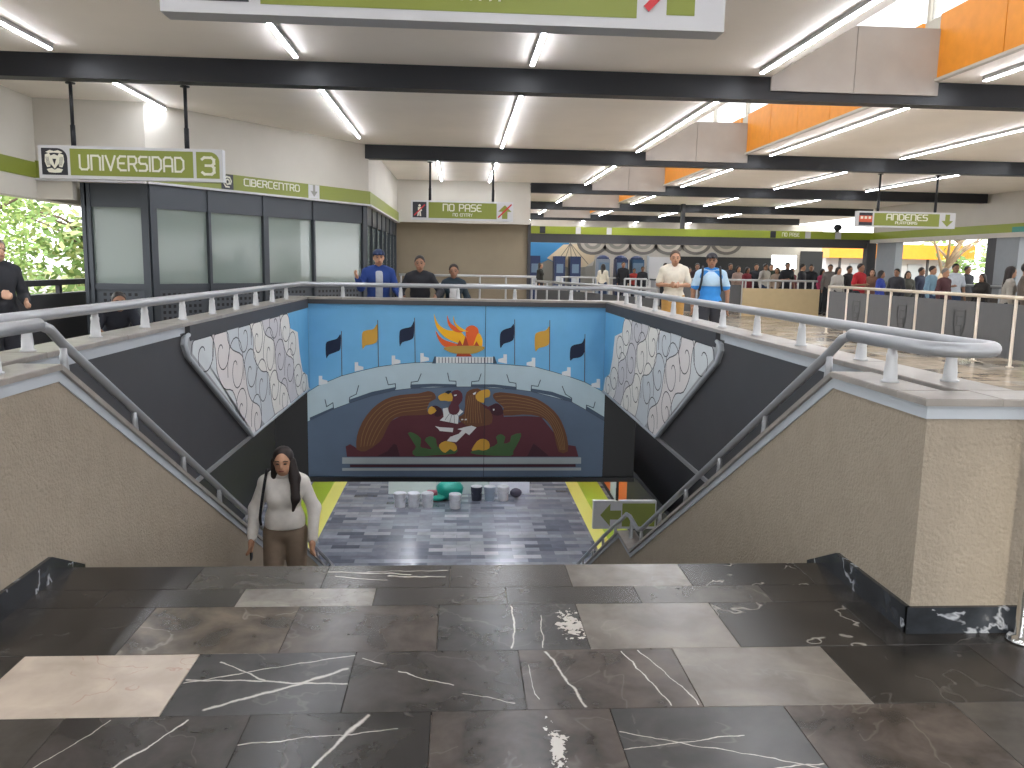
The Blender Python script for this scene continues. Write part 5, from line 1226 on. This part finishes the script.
# clear the face: hair kept behind a shallow face opening by a separate fringe
fr = [o for o in t.children if o.name.startswith('hair')][0]; bpy.data.objects.remove(fr)
V1 = hp_[:1]+hp_[2:3]
fsub = [(HC+np.array([-.004, -.095, -.03])*k, np.array([.062, .075, .085])*k)]
sdf_obj('hair', V1, .007, HAIRB, t, .03, subs=fsub)
sdf_obj('hair_strand', hp_[1:2], .007, HAIRB, t, .02, subs=fsub); sdf_obj('hair_strand', hp_[3:], .007, HAIRB, t, .03, subs=fsub)
add_part(t, 'bag_strap', MB().tube(smooth_poly([j['J'](-.13, .10, 1.40), j['J'](-.135, .0, 1.49), j['J'](-.14, -.10, 1.42), j['J'](-.165, -.135, 1.25), j['J'](-.19, -.12, 1.08), j['J'](-.20, -.03, 1.0)], 4, False), .012, 8), fab('1c1c1e'))
add_part(t, 'collar', MB().lathe(tuple(j['J'](0, -.012, 1.43)), [(.075*k, 0), (.068*k, .03), (.062*k, .055), (.055*k, .055)], 18), fab('d8d3cc'))
w_ = j['W'][-1]; ph = MB().box(w_[0]-.005, w_[0]+.006, w_[1]-.075, w_[1]-.005, w_[2]-.17, w_[2]-.03); add_part(t, 'phone', ph, m_black, False)

# men walking along the corridor
t, j = person('man in a two-tone blue polo shirt and dark cap walking past the railing', (4.18, 13.5, 0), rz=-.25, H=1.76, vox=.011, shirt='2f7fc8', pants='2a2c33', skin=1, hat='2a2a30', sleeve='short', hem=.86, width=1.08, beard=False,
              arms={('e', -1): (-.27, .0, 1.12), ('w', -1): (-.275, -.03, .86), ('e', 1): (.27, .03, 1.12), ('w', 1): (.28, -.02, .86)}, legs={('k', -1): (-.10, -.12, .5), ('a', -1): (-.10, -.08, .08), ('k', 1): (.10, .02, .5), ('a', 1): (.10, .22, .12)})
kk = j['k']
sdf_obj('shirt_yoke', [j['E_'](j['J'](0, -.005, 1.27), (.186, .150, .165)), j['C'](j['S'][-1], j['J'](-.03, .012, 1.45), .072, .062), j['C'](j['S'][1], j['J'](.03, .012, 1.45), .072, .062)]+[j['C'](j['S'][s], j['S'][s]+(j['E'][s]-j['S'][s])*.77, .073, .073) for s in (-1, 1)], .011, fab('a9c4da'), t, .03, cuts=[((0, .25, 1), 1.475*kk), ((0, 0, -1), -1.19*kk)])
for s in (-1, 1): add_part(t, 'backpack_strap', MB().tube(smooth_poly([j['J'](s*.13, .10, 1.44), j['J'](s*.135, 0, 1.50), j['J'](s*.14, -.13, 1.42), j['J'](s*.155, -.16, 1.25), j['J'](s*.18, -.10, 1.12)], 4, False), .018, 8), fab('23252c'))
t, j = person('man in a cream polo shirt and tan trousers walking and looking at his hands', (3.82, 14.5, 0), rz=-.15, H=1.83, vox=.012, shirt='d9d2c2', pants='b98d4e', skin=0, hair=mat('hair_dark_brown', '4a3c30', .6), sleeve='short', hem=.86, width=1.06, head=(0, -.04, -.02),
       arms={('e', -1): (-.25, .02, 1.14), ('w', -1): (-.08, -.24, 1.13), ('e', 1): (.25, .02, 1.14), ('w', 1): (.07, -.25, 1.13)})
# people behind the far railing
armrail = lambda s: None
t, j = person('man in a royal blue jacket and cap leaning at the far railing', (-1.23, 12.75, 0), rz=.2, H=1.70, vox=.012, shirt='1e3a7a', pants='23252c', skin=0, hat='1d2a4a', hem=.82, width=1.12, lean=.1,
       arms={('e', -1): (-.27, -.05, 1.14), ('w', -1): (-.33, -.14, 1.28), ('e', 1): (.27, -.05, 1.12), ('w', 1): (.30, -.30, 1.03)})
def front_strip(t, j, w, z0, z1, m, nm='shirt_front', vox=.01):
    J, E_, k = j['J'], j['E_'], j['k']
    sdf_obj(nm, [E_(J(0, -.012, 1.10), (.172, .130, .16)), E_(J(0, -.012, 1.26), (.185, .138, .17)), E_(J(0, -.012, .95), (.182, .134, .15))], vox, m, t, .03, cuts=[((1, 0, 0), w*k), ((-1, 0, 0), w*k), ((0, 0, -1), -z0*k), ((0, 0, 1), z1*k), ((0, 1, 0), -.06*k)])
front_strip(t, j, .055, .86, 1.40, fab('a7a9ad'))
t, j = person('man in a black jacket leaning forward on the far railing', (-.60, 12.95, 0), H=1.62, vox=.012, shirt='23242a', pants='23252c', skin=1, hem=.84, width=1.08, lean=.25,
       arms={('e', -1): (-.32, -.05, 1.12), ('w', -1): (-.25, -.30, 1.04), ('e', 1): (.34, -.03, 1.14), ('w', 1): (.27, -.30, 1.06)})
t, j = person('woman in a dark cardigan over a white top behind the far railing', (-.08, 13.1, 0), H=1.50, vox=.012, shirt='21303a', pants='23252c', skin=1, hair=HAIRB, female=True, hem=.84, hairstyle='short', lean=.1,
       arms={('e', -1): (-.25, .0, 1.12), ('w', -1): (-.22, -.18, .98), ('e', 1): (.25, .0, 1.12), ('w', 1): (.22, -.18, .98)})
front_strip(t, j, .075, .86, 1.36, fab('d6d6d6'), 'white_top')
# left side
t, j = person('man in dark clothes at the left edge holding something in his hand', (-4.88, 9.1, 0), rz=1.0, H=1.68, vox=.014, shirt='26282e', pants='24262e', skin=2, hair=HAIRG, hem=.86, width=1.1,
       arms={('e', -1): (-.26, -.02, 1.12), ('w', -1): (-.14, -.27, 1.12), ('e', 1): (.26, -.02, 1.10), ('w', 1): (.14, -.26, 1.04)})
t, j = person('person in black sitting hunched on a bench beside the glazed room', (-4.30, 10.6, 0), rz=.5, H=1.65, vox=.014, shirt='20242e', pants='26282e', skin=1, hem=.80, width=1.0, lean=.55, head=(0, -.16, -.12), sleeve='short',
       arms={('e', -1): (-.25, -.20, 1.12), ('w', -1): (-.05, -.36, .95), ('e', 1): (.25, -.22, 1.12), ('w', 1): (.08, -.40, .98)}, legs={('k', -1): (-.12, -.42, .93), ('a', -1): (-.12, -.42, .50), ('k', 1): (.12, -.42, .93), ('a', 1): (.12, -.42, .50)})
t.location.z = -.44
bn = thing('bench', 'low dark bench under the seated person beside the glazed room', 'bench', (-4.25, 10.68, 0)); MB().box(-4.75, -3.8, 10.5, 10.95, .33, .39).build('seat', m_dark, bn)
for a in (-4.65, -3.95):
    for b in (10.55, 10.88): MB().box(a, a+.05, b, b+.05, 0, .33).build('leg', m_dark, bn)

# ---- crowd in the far right of the hall: three figures built once, then copied and re-clothed
protos = {}
protos['man'] = person('proto', (0, 0, 0), vox=.022, fingers=False)[0]
protos['bent'] = person('proto', (0, 0, 0), vox=.022, fingers=False, sleeve='short', arms={('e', -1): (-.25, .02, 1.12), ('w', -1): (-.12, -.24, 1.14), ('e', 1): (.24, .02, 1.12), ('w', 1): (.26, -.05, .88)})[0]
protos['woman'] = person('proto', (0, 0, 0), H=1.62, vox=.022, fingers=False, female=True, hairstyle='long')[0]
used = set()
def crowd(kind, px, y, shirt, pants, hair, skin, rz, label, sc=1.0, group='people in the crowd at the right'):
    x = at(px, 275, Y=y)[0]
    src = protos[kind]
    if kind not in used: used.add(kind); t = src; t.location = (x, y, 0); t.rotation_euler.z = rz
    else: t = copy_tree(src, (x, y, 0), rz)
    t.scale = (sc, sc, sc); t['label'] = label; t['group'] = group
    for c in t.children:
        b = c.name.split('.')[0]
        m = {'body': SKIN[skin], 'shirt': fab(shirt), 'trousers': fab(pants), 'hair': hair}.get(b)
        if m is not None: c.material_slots[0].link = 'OBJECT'; c.material_slots[0].material = m
    return t
BL, NV = '23252c', '2a3a5a'
for a in (
 ('bent', 860, 22.5, 'b0232c', BL, HAIR, 1, .5, 'man in a red shirt beyond the panel fence', 1.0),
 ('woman', 872, 23.2, '7a5a4a', BL, HAIRB, 0, -.4, 'brown-haired woman behind the man in the red shirt', .98),
 ('woman', 881, 22.0, '33459a', BL, HAIR, 1, .8, 'woman in a bright blue top right of the man in red', .95),
 ('man', 897, 22.6, '3a3a40', BL, HAIR, 1, -.9, 'person in patterned dark clothes in front of the grey pier', .93),
 ('man', 932, 21.5, '7fa0b4', NV, HAIR, 0, .6, 'man in a light blue shirt in front of the pale tree', .98),
 ('man', 945, 20.0, '4f3034', BL, HAIRG, 0, .4, 'grey-haired person in a dark red top', .94),
 ('bent', 955, 21.2, 'c6cdd6', NV, HAIR, 1, -.2, 'man in a white t-shirt near the middle of the right opening', 1.02),
 ('man', 967, 23.4, '202228', BL, HAIR, 1, .2, 'man in black right of the man in the white t-shirt', 1.0),
 ('woman', 983, 19.6, '26221f', BL, HAIR, 1, -1.2, 'woman in black with dark hair in front of the dark post', .93),
 ('woman', 1010, 15.6, 'a09a90', BL, HAIRB, 0, 1.2, 'woman in a grey top with long dark hair behind the fence', 1.02),
 ('man', 1026, 15.2, '5a5048', BL, HAIR, 1, .9, 'man at the right edge behind the long-haired woman', 1.0),
 ('woman', 838, 24.6, 'b8b4ae', BL, HAIRB, 0, .3, 'woman in a pale jacket left of the man in red', 1.0),
 ('man', 830, 27.5, '6a6460', BL, HAIR, 1, -.3, 'man in a grey-brown jacket behind the woman in the pale jacket', 1.0),
 ('woman', 822, 28.0, 'a03a5a', BL, HAIR, 1, .6, 'woman in a pink top above the end of the beige parapet', .97),
 ('man', 811, 29.0, '1f2026', BL, HAIR, 1, -.4, 'man in black left of the woman in pink', 1.0),
 ('man', 802, 28.2, '2a2a30', BL, HAIR, 0, .8, 'dark dressed man before the dark column', 1.0),
 ('bent', 787, 28.6, '25282f', BL, HAIR, 1, .1, 'broad man in a dark jacket above the beige parapet', 1.03),
 ('woman', 777, 29.0, '9a8878', BL, HAIRB, 0, -.6, 'woman in a tan top above the beige parapet', .98),
 ('man', 765, 29.5, 'b4b0aa', NV, HAIR, 1, .4, 'man in a pale shirt in the middle of the crowd', 1.0),
 ('man', 756, 30.0, '30323a', BL, HAIR, 0, -.2, 'man in a charcoal top left of the pale shirt', 1.0),
 ('woman', 747, 29.2, '7a2a34', BL, HAIR, 1, .5, 'woman in a dark red top right of the blue polo man', .98),
 ('woman', 738, 30.0, 'a08a80', BL, HAIRB, 0, .2, 'woman in a dusty pink top right behind the blue polo man', 1.0),
 ('woman', 792, 31.5, '5a2a2e', BL, HAIR, 1, .3, 'woman in a wine red top behind the broad man in the dark jacket', .97),
 ('man', 771, 32.0, '2f3a30', BL, HAIR, 0, -.5, 'man in a dark green top behind the tan and pale shirts', 1.0),
 ('man', 730, 31.0, '2b2b33', BL, HAIR, 1, .1, 'man in a dark jacket directly right of the blue polo shoulder', 1.0),
 ('woman', 689, 31.0, '8a9a3a', BL, HAIR, 1, .1, 'woman in a lime top between the two walking men', .95),
 ('man', 665, 31.0, '26262c', BL, HAIR, 1, .1, 'dark dressed man left behind the cream polo man', .98),
 ('man', 849, 25.5, '2c2a2c', BL, HAIR, 1, .4, 'man in black between the pale jacket and the red shirt', .97),
 ('woman', 908, 23.2, '5a5a52', BL, HAIR, 0, -.3, 'woman in an olive grey top right of the patterned clothes', .95),
 ('man', 921, 23.5, '33384a', BL, HAIR, 1, .5, 'man in a slate blue jacket behind the light blue shirt', .96),
 ('man', 697, 29.0, '3a2a30', BL, HAIR, 1, -.2, 'dark dressed person between the two walking men', .98),
 ('woman', 540, 33.0, '2a2a24', BL, HAIR, 0, 1.1, 'woman with long dark hair by the blue ticket machines'),
 ('woman', 603, 32.0, 'cfc8b8', NV, HAIR, 1, 2.6, 'woman in a cream top walking past the ticket machines'),
 ('man', 623, 34.0, '1c1d22', BL, HAIR, 1, .0, 'person in black standing left of the grey counter'),
 ('bent', 634, 34.5, 'a83a34', BL, HAIR, 1, .0, 'person in a red top behind the grey counter', .85),
 ('man', 642.5, 34.0, '1e2026', BL, HAIR, 1, .0, 'person in black behind the right end of the grey counter', .9)):
    crowd(*a)
